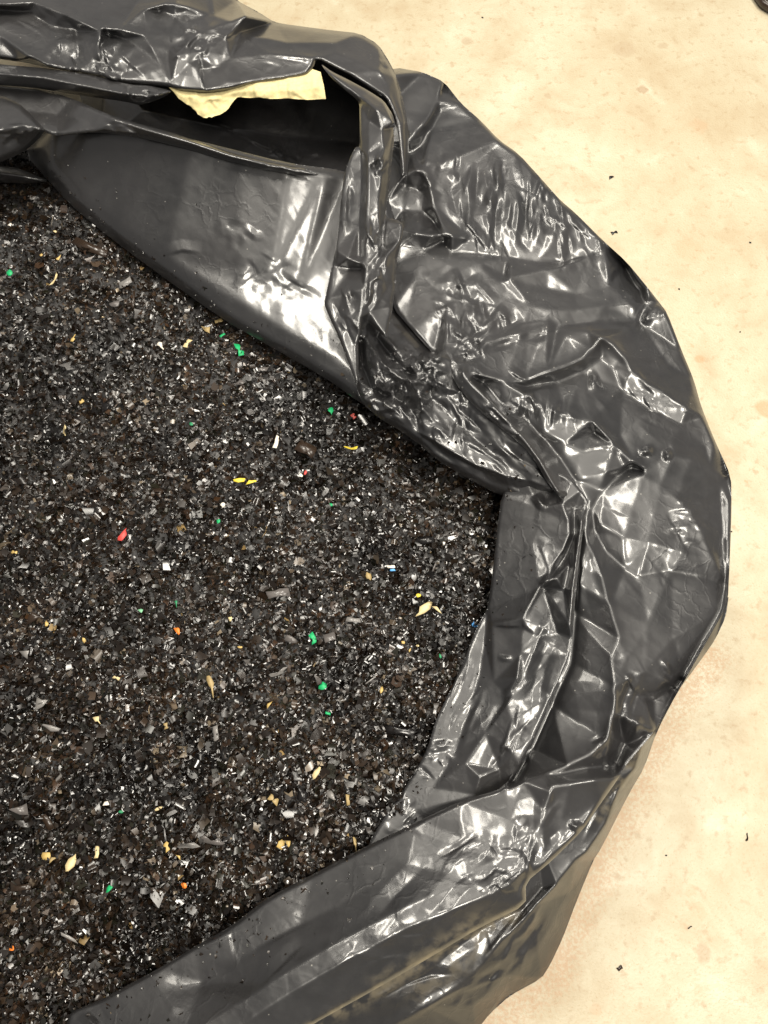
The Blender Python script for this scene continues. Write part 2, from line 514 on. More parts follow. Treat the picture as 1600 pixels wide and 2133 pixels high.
# ---- R: the wide turned-down rim on the right and the smooth fold at the bottom
R_IN = [(1054, 1640), (1088, 1560), (1150, 1400), (1165, 1200), (1185, 1060), (1160, 1028), (1140, 1005), (1120, 968), (1095, 934), (1060, 905), (1020, 874),
        (990, 848), (960, 814), (948, 795), (935, 772), (925, 745), (905, 740), (860, 690), (818, 642), (800, 560), (800, 300), (800, 160)]
A_IN = [(1096, 1885), (1000, 1932), (900, 1992), (780, 2062), (640, 2140), (500, 2230), (120, 2260), (138, 2133), (148, 2108), (215, 2080), (250, 2060), (330, 2018), (405, 1972), (480, 1930),
        (560, 1868), (650, 1822), (760, 1764), (870, 1711), (960, 1668)]
R_POLY = [(x, y) for x, y, _ in SIL] + A_IN + R_IN
R_LINES = [
    SIL,
    # inner edge
    [(800, 160, 36), (800, 300, 32), (805, 420, 31.5), (800, 560, 33), (818, 642, 36), (860, 690, 37), (905, 740, 37.5), (925, 745, 40)],
    [(925, 745, 40), (948, 795, 41), (990, 848, 41.2), (1020, 874, 41.2), (1060, 905, 41), (1095, 934, 40.5), (1120, 968, 40), (1160, 1028, 39)],
    # ridge of the band along that edge, and the dark trough right of it
    [(940, 745, 40.3), (975, 790, 42), (1010, 825, 42), (1050, 865, 41.8), (1085, 905, 41.4), (1125, 960, 40.6), (1162, 1024, 39)],
    [(1062, 868, 39.8), (1095, 875, 37.5), (1130, 910, 36), (1165, 955, 35), (1195, 1000, 34), (1208, 1040, 33.2)],
    [(1000, 792, 39), (1040, 838, 39), (1070, 862, 39)],
    # ridge that runs from the silhouette to the flap foot
    [(852, 293, 33.2), (866, 277, 33.4), (884, 258, 33), (900, 236, 32), (912, 212, 31), (928, 176, 28.6)],
    [(856, 318, 31), (880, 300, 31), (896, 270, 31), (915, 232, 30)],
    # folds beside the flap
    [(846, 362, 33.5), (868, 354, 34.5), (884, 356, 34.6), (892, 385, 34.2), (902, 430, 33.8), (925, 500, 33.2)],
    [(842, 385, 31.5), (870, 395, 31.6), (884, 400, 32)],
    [(840, 440, 31), (880, 440, 31.5), (912, 470, 32)],
    [(838, 478, 34), (870, 486, 35.2), (905, 490, 35.6), (940, 490, 35.4), (980, 496, 33.6)],
    [(832, 512, 33.6), (880, 520, 33.5), (940, 525, 33.2), (1000, 528, 32.4), (1060, 535, 31.5), (1120, 545, 30.6), (1180, 548, 29)],
    [(825, 548, 33.2), (870, 570, 34.2), (930, 552, 34.2), (1000, 548, 33.4), (1052, 575, 32.6)],
    # tight seam of cling folds across the rim
    [(850, 660, 36.2), (930, 632, 36), (1000, 600, 35.2), (1060, 580, 34), (1140, 562, 31.6), (1230, 532, 28.8), (1262, 523, 28.6), (1302, 545, 25.6)],
    [(1020, 572, 33.8), (1052, 592, 34), (1100, 632, 34.2), (1140, 660, 34)],
    # long bright fold
    [(1050, 618, 34.6), (1105, 640, 34.4), (1150, 646, 33.6), (1200, 648, 32.4), (1260, 638, 31), (1312, 631, 29.6), (1345, 634, 28), (1372, 628, 25.8)],
    [(1140, 600, 31.6), (1200, 612, 30.8), (1270, 596, 29.4), (1330, 600, 27)],
    [(1160, 680, 33.6), (1240, 670, 31.6), (1330, 668, 28.2)],
    # peaked fold
    [(1092, 796, 38.5), (1140, 775, 37.6), (1185, 760, 36.6), (1215, 746, 36), (1232, 728, 35.8), (1253, 702, 35.8), (1280, 720, 34.8), (1300, 742, 34), (1315, 770, 33.4),
     (1336, 790, 32.6), (1380, 816, 31.4), (1430, 850, 29.6), (1464, 869, 27.2), (1490, 918, 26), (1520, 990, 24.6)],
    [(1095, 806, 37.2), (1160, 796, 35.2), (1210, 776, 34), (1252, 745, 33.4), (1278, 770, 32.6), (1296, 812, 32), (1350, 850, 30.6), (1420, 884, 28.8), (1468, 930, 27)],
    [(1180, 700, 34.8), (1225, 690, 34), (1300, 690, 31.4), (1390, 760, 28)],
    # second band and its ridge
    [(985, 780, 41.4), (1050, 796, 40), (1095, 822, 39.4), (1140, 852, 38.8), (1180, 866, 38), (1232, 877, 36.8), (1280, 926, 35.2), (1320, 962, 33.8), (1338, 976, 32.8)],
    [(1130, 905, 36.8), (1180, 925, 36), (1215, 940, 35.4), (1262, 985, 34), (1300, 975, 33)],
    # pinch and trough
    [(1208, 1040, 33.2), (1230, 1044, 33), (1256, 1022, 32.4), (1285, 992, 31.8), (1310, 972, 31.4), (1336, 980, 31.2)],
    [(1240, 900, 34.6), (1290, 910, 33.4), (1340, 920, 32.2), (1400, 925, 30.4)],
    [(1340, 982, 32.4), (1372, 962, 31.8), (1405, 948, 31.2), (1440, 955, 29.8), (1480, 974, 27.6), (1518, 996, 25.2)],
    # facet creases of the big right bulge
    [(1340, 990, 32.6), (1376, 1012, 32.4), (1410, 1040, 31.6), (1440, 1068, 30.6), (1465, 1115, 29.4), (1490, 1172, 27.6), (1512, 1216, 25.4)],
    [(1500, 1010, 26), (1505, 1100, 26.2), (1506, 1170, 26), (1512, 1216, 25.2)],
    [(1512, 1216, 25.4), (1460, 1200, 28), (1400, 1190, 30), (1330, 1200, 31.4)],
    [(1234, 1060, 32.4), (1240, 1110, 32), (1262, 1150, 31.6), (1300, 1185, 31.4), (1334, 1216, 31.6)],
    [(1250, 1090, 33), (1300, 1120, 33), (1350, 1130, 32.6), (1420, 1150, 31)],
    [(1228, 1060, 32.6), (1222, 1120, 33.4), (1212, 1180, 33), (1206, 1215, 32.6)],
    [(1240, 1160, 33.6), (1254, 1200, 34.4), (1270, 1260, 34.4), (1290, 1330, 34.2)],
    [(1502, 1272, 26.2), (1470, 1330, 26.4), (1428, 1410, 26.4)],
    [(1350, 1300, 32.4), (1400, 1330, 30)],
    # deep trough beside the inner wall
    [(1185, 1060, 32), (1195, 1200, 30.5), (1200, 1280, 30), (1190, 1380, 29.5), (1150, 1470, 29.4), (1110, 1560, 30), (1060, 1636, 31.5)],
    # lip where the rim turns over into the bottom fold
    [(1290, 1330, 34.4), (1274, 1370, 34.6), (1280, 1430, 35), (1280, 1486, 35.2), (1264, 1542, 35.4), (1230, 1572, 35.6), (1184, 1594, 35.6), (1130, 1614, 35.6), (1088, 1628, 35.6), (1054, 1640, 35.6),
     (960, 1668, 34.6), (870, 1711, 33.6), (760, 1764, 32.6)],
    [(1276, 1368, 34.6), (1302, 1374, 34.2), (1345, 1398, 32.4), (1384, 1414, 29.8), (1424, 1420, 26)],
    [(1296, 1450, 33.4), (1340, 1450, 30.4), (1360, 1460, 29)],
    [(1300, 1552, 30.6), (1285, 1588, 31)],
    [(1150, 1637, 37.2), (1190, 1632, 37), (1240, 1624, 36.4), (1286, 1620, 34.8)],
    [(1165, 1612, 35.4), (1225, 1600, 34.4), (1262, 1596, 33)],
    [(1152, 1640, 37.2), (1154, 1672, 36.5), (1170, 1708, 35.8), (1190, 1724, 35.2)],
    # bottom fold: crest with the long highlight
    [(400, 2200, 36.6), (520, 2122, 37.2), (600, 2070, 37.6), (700, 2012, 38), (850, 1932, 38.2), (1000, 1872, 38), (1060, 1842, 37.6), (1088, 1815, 37), (1100, 1775, 36.6),
     (1120, 1730, 36.6), (1135, 1690, 36.8), (1148, 1650, 37.4)],
    [(1094, 1842, 36), (1140, 1790, 35.7), (1200, 1735, 35.3), (1255, 1664, 34.9)],
    [(1096, 1884, 35.6), (1000, 1930, 35.6), (900, 1990, 35.6), (780, 2060, 35.6), (640, 2140, 35.6), (500, 2230, 35.6)],
    [(120, 2260, 31.6), (138, 2133, 31.6), (148, 2108, 31.6), (250, 2060, 31.6), (330, 2018, 31.8), (405, 1972, 31.8), (480, 1930, 32), (560, 1868, 32), (650, 1822, 32), (760, 1764, 32.4)],
    [(380, 2165, 36.4), (500, 2092, 36.9), (582, 2038, 37.2), (680, 1978, 37.5), (832, 1896, 37.7), (975, 1832, 37.5), (1040, 1800, 37.2), (1070, 1760, 36.8)],
    [(420, 2045, 33.4), (560, 1960, 34), (700, 1890, 34.8), (850, 1800, 35.2), (960, 1745, 35.6), (1060, 1710, 36)],
]
R_STROKES = (
    crumple(1050, 430, 120, 95, 88, 14, 46, 95, .30, 7, 11) + crumple(1170, 500, 80, 50, 70, 20, 18, 60, .24, 6, 12) +
    crumple(920, 370, 50, 45, 60, 40, 12, 50, .25, 6, 13) + crumple(985, 660, 70, 60, 70, 35, 26, 70, .26, 6, 14) +
    crumple(950, 600, 60, 40, 20, 40, 10, 60, .22, 7, 15) + crumple(1045, 690, 90, 30, -18, 12, 12, 110, .28, 7, 16) +
    crumple(1060, 880, 55, 45, 45, 25, 22, 60, .28, 6, 17) + crumple(1130, 850, 60, 30, 88, 15, 16, 55, .22, 5, 18) +
    crumple(1450, 1080, 45, 70, 2, 10, 16, 70, .16, 6, 19) + crumple(1370, 820, 50, 40, 38, 14, 10, 60, .18, 6, 20) +
    crumple(1310, 1470, 30, 60, 95, 20, 10, 80, .40, 8, 21) + crumple(1115, 1745, 45, 60, 110, 18, 16, 80, .22, 7, 22) +
    crumple(1010, 1790, 90, 40, -25, 20, 14, 90, .16, 9, 23) + crumple(1050, 1835, 60, 22, -30, 25, 16, 50, .22, 6, 24) +
    crumple(1400, 1410, 40, 25, 30, 25, 10, 50, .3, 6, 25) + crumple(1270, 1560, 25, 40, 100, 25, 10, 50, .3, 6, 26) +
    crumple(1280, 880, 130, 70, 20, 30, 12, 90, .14, 9, 27) + crumple(960, 745, 50, 40, 30, 50, 22, 45, .3, 5, 28) +
    crumple(1345, 648, 28, 16, 110, 20, 8, 36, .25, 5, 29) + crumple(700, 1960, 260, 60, -33, 15, 14, 120, .10, 12, 30) +
    crumple(1000, 1640, 260, 500, 60, 60, 1, 30, .0, 8, 31) + crumple(1330, 1120, 130, 120, 50, 30, 10, 110, .07, 10, 32) +
    [([(1000, 380), (1010, 410), (1032, 425), (1036, 370), (1045, 330)], .35, 7, 'r'),
     ([(1030, 350), (1036, 420), (1030, 480), (1036, 516)], -.45, 6, 'r'), ([(1070, 380), (1080, 440), (1072, 520)], .35, 6, 'r'),
     ([(1100, 390), (1100, 450), (1108, 510)], .35, 7, 's'), ([(960, 450), (985, 480), (1015, 518)], .5, 8, 's'),
     ([(945, 560), (958, 590), (968, 615)], .5, 5, 'r'), ([(1160, 440), (1156, 470), (1150, 505)], .35, 6, 'r'),
     ([(940, 665), (950, 690), (990, 720)], .5, 6, 'r'), ([(1000, 720), (1060, 700), (1135, 685)], .5, 7, 'r'),
     ([(1005, 730), (1060, 715), (1080, 700)], -.35, 6, 'r'), ([(1045, 640), (1055, 680), (1062, 695)], .4, 5, 'r'),
     ([(940, 740), (980, 748), (1008, 742)], -.6, 6, 'r'), ([(1060, 770), (1080, 785), (1100, 792)], .5, 6, 's'),
     ([(1225, 795), (1240, 795), (1250, 790)], .9, 14, 'g'), ([(1330, 945), (1350, 938), (1360, 950)], .9, 8, 'g'),
     ([(1385, 935), (1392, 948), (1385, 960)], .8, 6, 'r'), ([(1380, 725), (1375, 760), (1400, 775)], .2, 10, 'r'),
     ([(1010, 1790), (940, 1850), (880, 1930)], -.35, 14, 'r'), ([(900, 1790), (830, 1860), (770, 1930)], -.3, 16, 'r'),
     ([(330, 2060), (450, 2040), (560, 2040)], -.4, 26, 'g'), ([(170, 2110), (185, 2125), (210, 2150)], .5, 8, 'r'),
     ([(1290, 1470), (1296, 1520), (1300, 1552)], -.7, 9, 'r'), ([(1330, 1490), (1325, 1530), (1308, 1552)], .6, 7, 'r'),
     ([(1183, 1715), (1200, 1722), (1210, 1712)], .7, 6, 'r')])
film("bag_rim", R_POLY, R_LINES, FILM, bag, R_STROKES, soft=7, roll=.5, rollw=9, noise=.10, seed=3, fac=(.06, 85, 0, 1.6), flat=(36.5, .5),
     dust=[([(1090, 1890), (1000, 1932), (900, 1990), (780, 2062), (640, 2140)], 7, .7), ([(1000, 1920), (900, 1990), (800, 2050)], 24, .35)])

# ---- O: the side of the bag that runs down to the floor
O_OUT = [(1420, 1425, 16), (1368, 1524, 12), (1342, 1600, 8), (1312, 1650, 6), (1252, 1768, 4), (1236, 1792, 3), (1200, 1880, 2), (1172, 1955, 1.2), (1146, 2010, .8),
         (1128, 2038, .8), (1062, 2074, .6), (1020, 2112, .6), (990, 2150, .6), (900, 2260, .6)]
O_POLY = [(x, y) for x, y, _ in O_OUT] + [(500, 2260), (560, 2170), (780, 2020), (1000, 1890), (1040, 1780), (1180, 1640), (1290, 1500), (1400, 1410)]
O_TOP = [(1518, 1250, 16), (1492, 1328, 14), (1471, 1360, 14), (1424, 1424, 14)]
O_LINES = [
    O_OUT,
    [(500, 2260, 12), (560, 2170, 12), (780, 2020, 12), (1000, 1890, 12), (1040, 1780, 12), (1180, 1640, 12), (1290, 1500, 15), (1400, 1410, 18)],
    [(640, 2150, 11), (780, 2070, 10.6), (900, 2000, 10), (1000, 1938, 9.4), (1098, 1888, 8.6), (1130, 1850, 8.4)],
    [(1200, 1790, 9), (1160, 1840, 9.6), (1112, 1888, 10), (1050, 1955, 9.4), (985, 2030, 8.6), (890, 2098, 8), (800, 2145, 8), (700, 2200, 8)],
    [(1300, 1640, 9.4), (1262, 1715, 9), (1222, 1775, 8.6), (1200, 1795, 8.6)],
    [(1340, 1545, 15), (1322, 1600, 12), (1285, 1650, 11)],
    [(1185, 1860, 5), (1150, 1920, 5.4), (1120, 1980, 5), (1060, 2030, 5), (985, 2095, 5)],
]
O_STROKES = crumple(1090, 1960, 60, 90, 125, 14, 16, 110, .30, 9, 41) + crumple(1010, 2060, 70, 50, 140, 20, 14, 90, .26, 9, 42) + \
    crumple(1270, 1690, 40, 80, 118, 12, 8, 120, .3, 9, 43) + crumple(880, 2060, 120, 50, -33, 10, 12, 150, .25, 10, 44) + \
    [([(1140, 1890), (1100, 1930), (1080, 1975)], .5, 10, 'r'), ([(1105, 1960), (1090, 2000), (1080, 2040)], .5, 10, 'r'), ([(1040, 1910), (940, 1985), (880, 2035)], -.4, 10, 'r')]
film("outer_wall", O_POLY, O_LINES, FILM, bag, O_STROKES, soft=2, roll=.2, noise=.15, seed=9, gain=1.2,
     dust=[([(1060, 1905), (1000, 1932), (900, 1990), (780, 2062), (640, 2140)], 22, .5), ([(1020, 1930), (960, 2000), (880, 2060)], 30, .3),
           ([(1250, 1700), (1285, 1640), (1330, 1560)], 10, .6)])
film("outer_wall", [(1519, 1235), (1512, 1285), (1490, 1332), (1471, 1360), (1424, 1424), (1380, 1480), (1380, 1400), (1440, 1280)],
     [[(1519, 1235, 17), (1490, 1332, 14), (1471, 1360, 13), (1424, 1424, 13), (1380, 1480, 14)], [(1380, 1400, 22), (1440, 1280, 22)]], FILM, bag, soft=2, roll=.3, seed=10)

# ---- W: inner wall between the flakes and the deep trough
W_POLY = [(1045, 1032), (1036, 1100), (1029, 1170), (1016, 1268), (1003, 1288), (985, 1325), (965, 1380), (942, 1430), (908, 1500), (890, 1560), (868, 1602), (832, 1660), (796, 1710), (768, 1757), (764, 1790),
          (900, 1770), (1050, 1700), (1062, 1640), (1082, 1598), (1112, 1538), (1150, 1450), (1187, 1366), (1193, 1325), (1198, 1250), (1211, 1130), (1221, 1062), (1226, 1043), (1210, 1021),
          (1192, 1000), (1166, 986), (1150, 982), (1120, 960), (1080, 970)]
W_LINES = [
    [(1045, 1032, 32), (1036, 1100, 31.4), (1016, 1268, 31), (985, 1325, 30.8), (942, 1430, 30.8), (890, 1560, 30.8), (832, 1660, 30.8), (768, 1757, 30.8)],
    [(1226, 1043, 36.6), (1221, 1062, 36.4), (1208, 1150, 36.8), (1198, 1250, 36.6), (1193, 1325, 36.2), (1187, 1366, 36.2), (1150, 1450, 35.6), (1112, 1538, 34.6), (1082, 1598, 33.6), (1050, 1700, 30.6)],
    [(1150, 982, 36.4), (1192, 1000, 37.2), (1210, 1021, 37), (1226, 1043, 36.4)],
    [(1212, 1090, 37.4), (1202, 1160, 37.8), (1192, 1230, 37.6), (1186, 1300, 36.8)],
    [(1080, 970, 34), (1120, 1000, 34.2), (1150, 1020, 34.6)],
    # fold edge
    [(1156, 1000, 36), (1172, 1050, 36.6), (1186, 1088, 36.6), (1187, 1112, 36.6), (1174, 1146, 36), (1150, 1180, 35.4), (1124, 1222, 35)],
    [(1178, 1155, 34.4), (1160, 1185, 34.4), (1132, 1224, 34)],
    [(1196, 1060, 35.6), (1197, 1110, 35.4), (1188, 1170, 35.2), (1176, 1230, 35.4)],
    # V folds
    [(1158, 1204, 36.2), (1126, 1222, 35.4), (1090, 1290, 35), (1092, 1300, 34.8)],
    [(1192, 1330, 36), (1160, 1318, 34.8), (1120, 1326, 34.6), (1092, 1300, 35)],
    [(1110, 1030, 34.2), (1124, 1060, 34.8), (1122, 1100, 34.6), (1110, 1130, 34.2)],
    # flat strip lying on the flakes, then a crease where the wall starts to rise
    [(1014, 1296, 31.1), (1010, 1340, 31.1), (1000, 1400, 31.1), (980, 1470, 31.1), (950, 1560, 31.1), (905, 1640, 31.1), (865, 1690, 31.1), (820, 1740, 31.1)],
    [(1090, 1310, 34.4), (1086, 1360, 34.2), (1086, 1410, 34), (1050, 1470, 33.4), (1012, 1528, 33)],
    [(1026, 1300, 32.2), (1028, 1420, 32.4), (1045, 1436, 33)],
    [(1080, 1412, 35), (1054, 1464, 34.2), (1012, 1528, 33.2), (970, 1590, 32.6)],
    [(1066, 1500, 34.6), (1050, 1560, 34), (1046, 1548, 34), (1040, 1600, 33)],
    [(1046, 1550, 34.6), (1068, 1568, 34.4), (1086, 1582, 34)],
    [(975, 1620, 32.8), (990, 1655, 32.8), (1000, 1620, 33.6), (998, 1616, 33.6)],
]
W_STROKES = crumple(960, 1440, 40, 90, 112, 10, 22, 90, .13, 6, 51) + crumple(895, 1585, 50, 30, 60, 40, 14, 40, .15, 6, 52) + \
    crumple(830, 1700, 30, 40, 118, 20, 14, 45, .14, 6, 53) + crumple(1040, 1520, 60, 70, 120, 10, 12, 110, .18, 8, 54) + \
    crumple(1090, 1180, 50, 140, 100, 14, 8, 130, .09, 9, 55) + crumple(1130, 1400, 40, 100, 110, 10, 8, 120, .2, 9, 56) + \
    [([(1114, 1030), (1128, 1050), (1140, 1056)], .9, 7, 'r'), ([(1122, 1218), (1140, 1210), (1160, 1204)], .6, 6, 's'), ([(1036, 1368), (1050, 1372), (1068, 1372)], .3, 4, 'r'),
     ([(1026, 1302), (1056, 1304), (1086, 1304)], .45, 7, 's'), ([(890, 1558), (930, 1552), (950, 1556)], .4, 7, 'r')]
film("inner_wall", W_POLY, W_LINES, FILM, bag, W_STROKES, soft=3, roll=.25, rollw=6, fac=(.08, 85, 100, 2), noise=.08, seed=13)

# ---- K: gathered, crumpled film under the flap and the lip above the flakes
K_POLY = [(742, 790), (744, 815), (758, 842), (788, 870), (832, 896), (880, 930), (905, 954), (960, 989), (1045, 1034), (1110, 1042), (1162, 1030), (1150, 1000), (1130, 940), (1060, 880), (1000, 830),
          (960, 760), (935, 715), (880, 640), (815, 600), (760, 640), (740, 700)]
K_LINES = [
    [(742, 790, 36.6), (758, 842, 36), (832, 896, 34.6), (905, 954, 33.4), (960, 989, 32.6), (1045, 1034, 32), (1110, 1042, 33.4), (1162, 1030, 35)],
    [(740, 700, 37), (760, 640, 35.6), (815, 600, 34.6), (880, 640, 34.6), (935, 715, 37), (960, 760, 38), (1000, 830, 38), (1060, 880, 38), (1130, 940, 37.4), (1162, 1025, 35.4)],
    [(757, 705, 36), (765, 745, 37.4), (775, 780, 38), (783, 803, 38.2)],
    [(750, 710, 34.6), (756, 760, 35.2), (772, 800, 36.4)],
    [(762, 700, 36), (785, 740, 38.4), (810, 775, 39), (825, 782, 38.8)],
    [(785, 700, 36), (812, 735, 37), (845, 772, 38.4), (850, 780, 38.4)],
    [(795, 700, 37.4), (830, 728, 38.2), (860, 756, 38.8), (880, 750, 39.2), (915, 742, 39.6)],
    [(820, 650, 34.8), (850, 690, 35.2), (885, 728, 35.6), (905, 742, 37)],
    [(782, 782, 38.4), (830, 784, 39), (850, 795, 39.4), (868, 820, 38.6), (880, 845, 38)],
    [(845, 776, 38.2), (890, 800, 38.6), (930, 808, 38.2), (960, 818, 37.4)],
    [(775, 812, 37), (810, 825, 36.4), (850, 842, 36), (868, 872, 36)],
    [(785, 830, 37.2), (830, 860, 36.6), (848, 868, 36.4)],
    [(880, 850, 37.6), (905, 880, 36.4), (950, 905, 36.2), (970, 918, 36)],
    [(900, 830, 37), (950, 880, 35.8), (1020, 940, 35.6), (1100, 1000, 35), (1158, 1030, 34.6)],
    [(870, 900, 35.2), (940, 945, 34.4), (1000, 978, 34), (1060, 1012, 33.6), (1120, 1030, 33.6)],
    [(920, 930, 36), (980, 965, 35.2), (1050, 990, 35)],
]
K_STROKES = crumple(850, 790, 80, 60, 30, 60, 70, 45, .42, 5, 61) + crumple(800, 840, 60, 35, 30, 40, 34, 45, .32, 5, 62) + \
    crumple(930, 870, 70, 50, 55, 35, 26, 60, .3, 6, 63) + crumple(860, 760, 60, 40, 40, 60, 30, 35, .4, 5, 64) + crumple(1010, 960, 90, 40, 32, 12, 14, 110, .22, 8, 65) + \
    crumple(790, 745, 40, 50, 55, 15, 14, 70, .4, 6, 66)
film("film_knot", K_POLY, K_LINES, FILM, bag, K_STROKES, soft=1, roll=.8, rollw=12, noise=.12, seed=17, fine=.05)

# ---- S: smooth inner sheet that folds down onto the flakes
S_POLY = [(55, 306), (60, 330), (100, 376), (150, 430), (230, 496), (330, 570), (400, 620), (480, 675), (560, 720), (640, 765), (700, 802), (745, 836), (790, 860), (850, 760), (820, 400), (720, 355), (600, 340),
          (400, 290), (250, 255), (110, 258), (90, 280)]
S_LINES = [
    [(55, 306, 31.6), (100, 376, 31.2), (150, 430, 31), (230, 496, 31), (330, 570, 31), (480, 675, 31), (640, 765, 31.4), (745, 836, 32), (790, 860, 32)],
    [(72, 300, 33.6), (110, 346, 33.6), (180, 408, 33.4), (260, 470, 33.4), (350, 535, 33.2), (450, 600, 33), (520, 640, 33), (600, 690, 33), (700, 745, 33.1), (740, 780, 33.2)],
    [(110, 258, 38.6), (250, 262, 41), (400, 300, 42), (600, 345, 41), (680, 356, 39), (720, 362, 37.6), (820, 420, 36.4)],
    [(500, 580, 33.7), (560, 590, 33.7), (620, 610, 33.6), (690, 640, 33.5), (770, 690, 33.5)],
]
S_STROKES = crumple(550, 580, 80, 45, 30, 40, 18, 60, .07, 8, 71) + crumple(480, 510, 30, 50, 80, 30, 8, 45, .10, 8, 72) + crumple(640, 680, 90, 40, 20, 30, 14, 60, .03, 8, 73) + \
    [([(560, 555), (610, 590), (675, 622)], -.16, 6, 'r'), ([(485, 600), (505, 575), (525, 555)], .22, 7, 'r'),
     ([(505, 470), (530, 490), (550, 492)], .2, 6, 'r'), ([(340, 530), (380, 520), (420, 525)], .25, 10, 's')]
film("lining_sheet", S_POLY, S_LINES, FILM, bag, S_STROKES, soft=40, roll=1.0, rollw=22, noise=.1, seed=21, gain=1.2, fac=(.05, 110, 40, 1.8), fac2=.01)

# ---- H: film at the bottom of the dark hollow
film("hollow_lining", [(150, 150), (760, 150), (860, 200), (860, 420), (700, 420), (400, 340), (200, 300)],
     [[(150, 150, 25), (760, 150, 24), (860, 200, 26)], [(860, 420, 32), (700, 420, 33), (400, 340, 33.5), (200, 300, 34)], [(300, 230, 25), (480, 270, 22), (640, 290, 21), (740, 300, 22)],
      [(520, 300, 26), (620, 335, 26), (700, 352, 28)]],
     FILM, bag, crumple(600, 315, 60, 25, 30, 40, 20, 40, .4, 6, 81) + [([(450, 250), (540, 300), (640, 345)], .8, 10, 's')], soft=3, roll=0, seed=23)

# ---- I: dark fold above the smooth sheet
film("lining_fold", [(-260, 170), (60, 176), (150, 205), (225, 238), (290, 258), (360, 277), (430, 300), (480, 318), (560, 338), (640, 352), (668, 366), (620, 366), (560, 354), (470, 334), (400, 313), (300, 288), (200, 274), (118, 285),
                     (60, 262), (-260, 250)],
     [[(-260, 170, 37.6), (60, 176, 38.1), (150, 205, 39.6), (225, 238, 43), (290, 258, 43.2), (360, 277, 43), (480, 318, 42.6), (640, 352, 41.6), (668, 366, 41)],
      [(240, 248, 43.8), (300, 268, 44), (400, 296, 43.6), (500, 328, 43), (600, 350, 42.2)],
      [(-260, 250, 38.6), (60, 262, 39.8), (118, 285, 40.4), (200, 274, 42.4), (300, 288, 42.6), (400, 313, 42.4), (470, 334, 42.2), (560, 354, 41.6), (620, 366, 41.2)],
      [(0, 225, 38), (120, 240, 38.8), (180, 250, 41.4)]],
     FILM, bag, crumple(280, 265, 70, 14, 18, 10, 14, 40, .18, 5, 91) + crumple(600, 350, 50, 12, 15, 20, 10, 30, .2, 5, 92), soft=2, roll=.6, rollw=9, seed=25)

# ---- L, G: film ends at the left edge of the view
film("lining_fold", [(-260, 190), (0, 196), (40, 215), (66, 240), (96, 271), (80, 290), (58, 310), (30, 326), (0, 338), (-260, 420)],
     [[(-260, 190, 38), (0, 196, 39), (40, 215, 40), (66, 240, 40.8), (96, 271, 41)], [(96, 271, 40.4), (58, 310, 38), (0, 338, 37), (-260, 420, 36)], [(-260, 290, 40), (0, 270, 41), (50, 262, 41.6), (88, 268, 41.4)]],
     FILM, bag, crumple(50, 275, 60, 25, -20, 25, 14, 45, .2, 6, 95), soft=3, roll=.6, seed=27)
film("film_edge", [(-260, 320), (0, 345), (40, 351), (72, 364), (104, 377), (60, 383), (0, 380), (-260, 372)],
     [[(-260, 320, 31.5), (0, 345, 31.6), (40, 351, 31.6), (72, 364, 31.4), (104, 377, 31)], [(-260, 345, 33), (0, 360, 33), (50, 367, 32.6), (95, 376, 31.6)],
      [(104, 377, 31), (60, 383, 31), (0, 380, 31), (-260, 372, 31)]], FILM, bag, soft=2, roll=.5, rollw=8, seed=28)

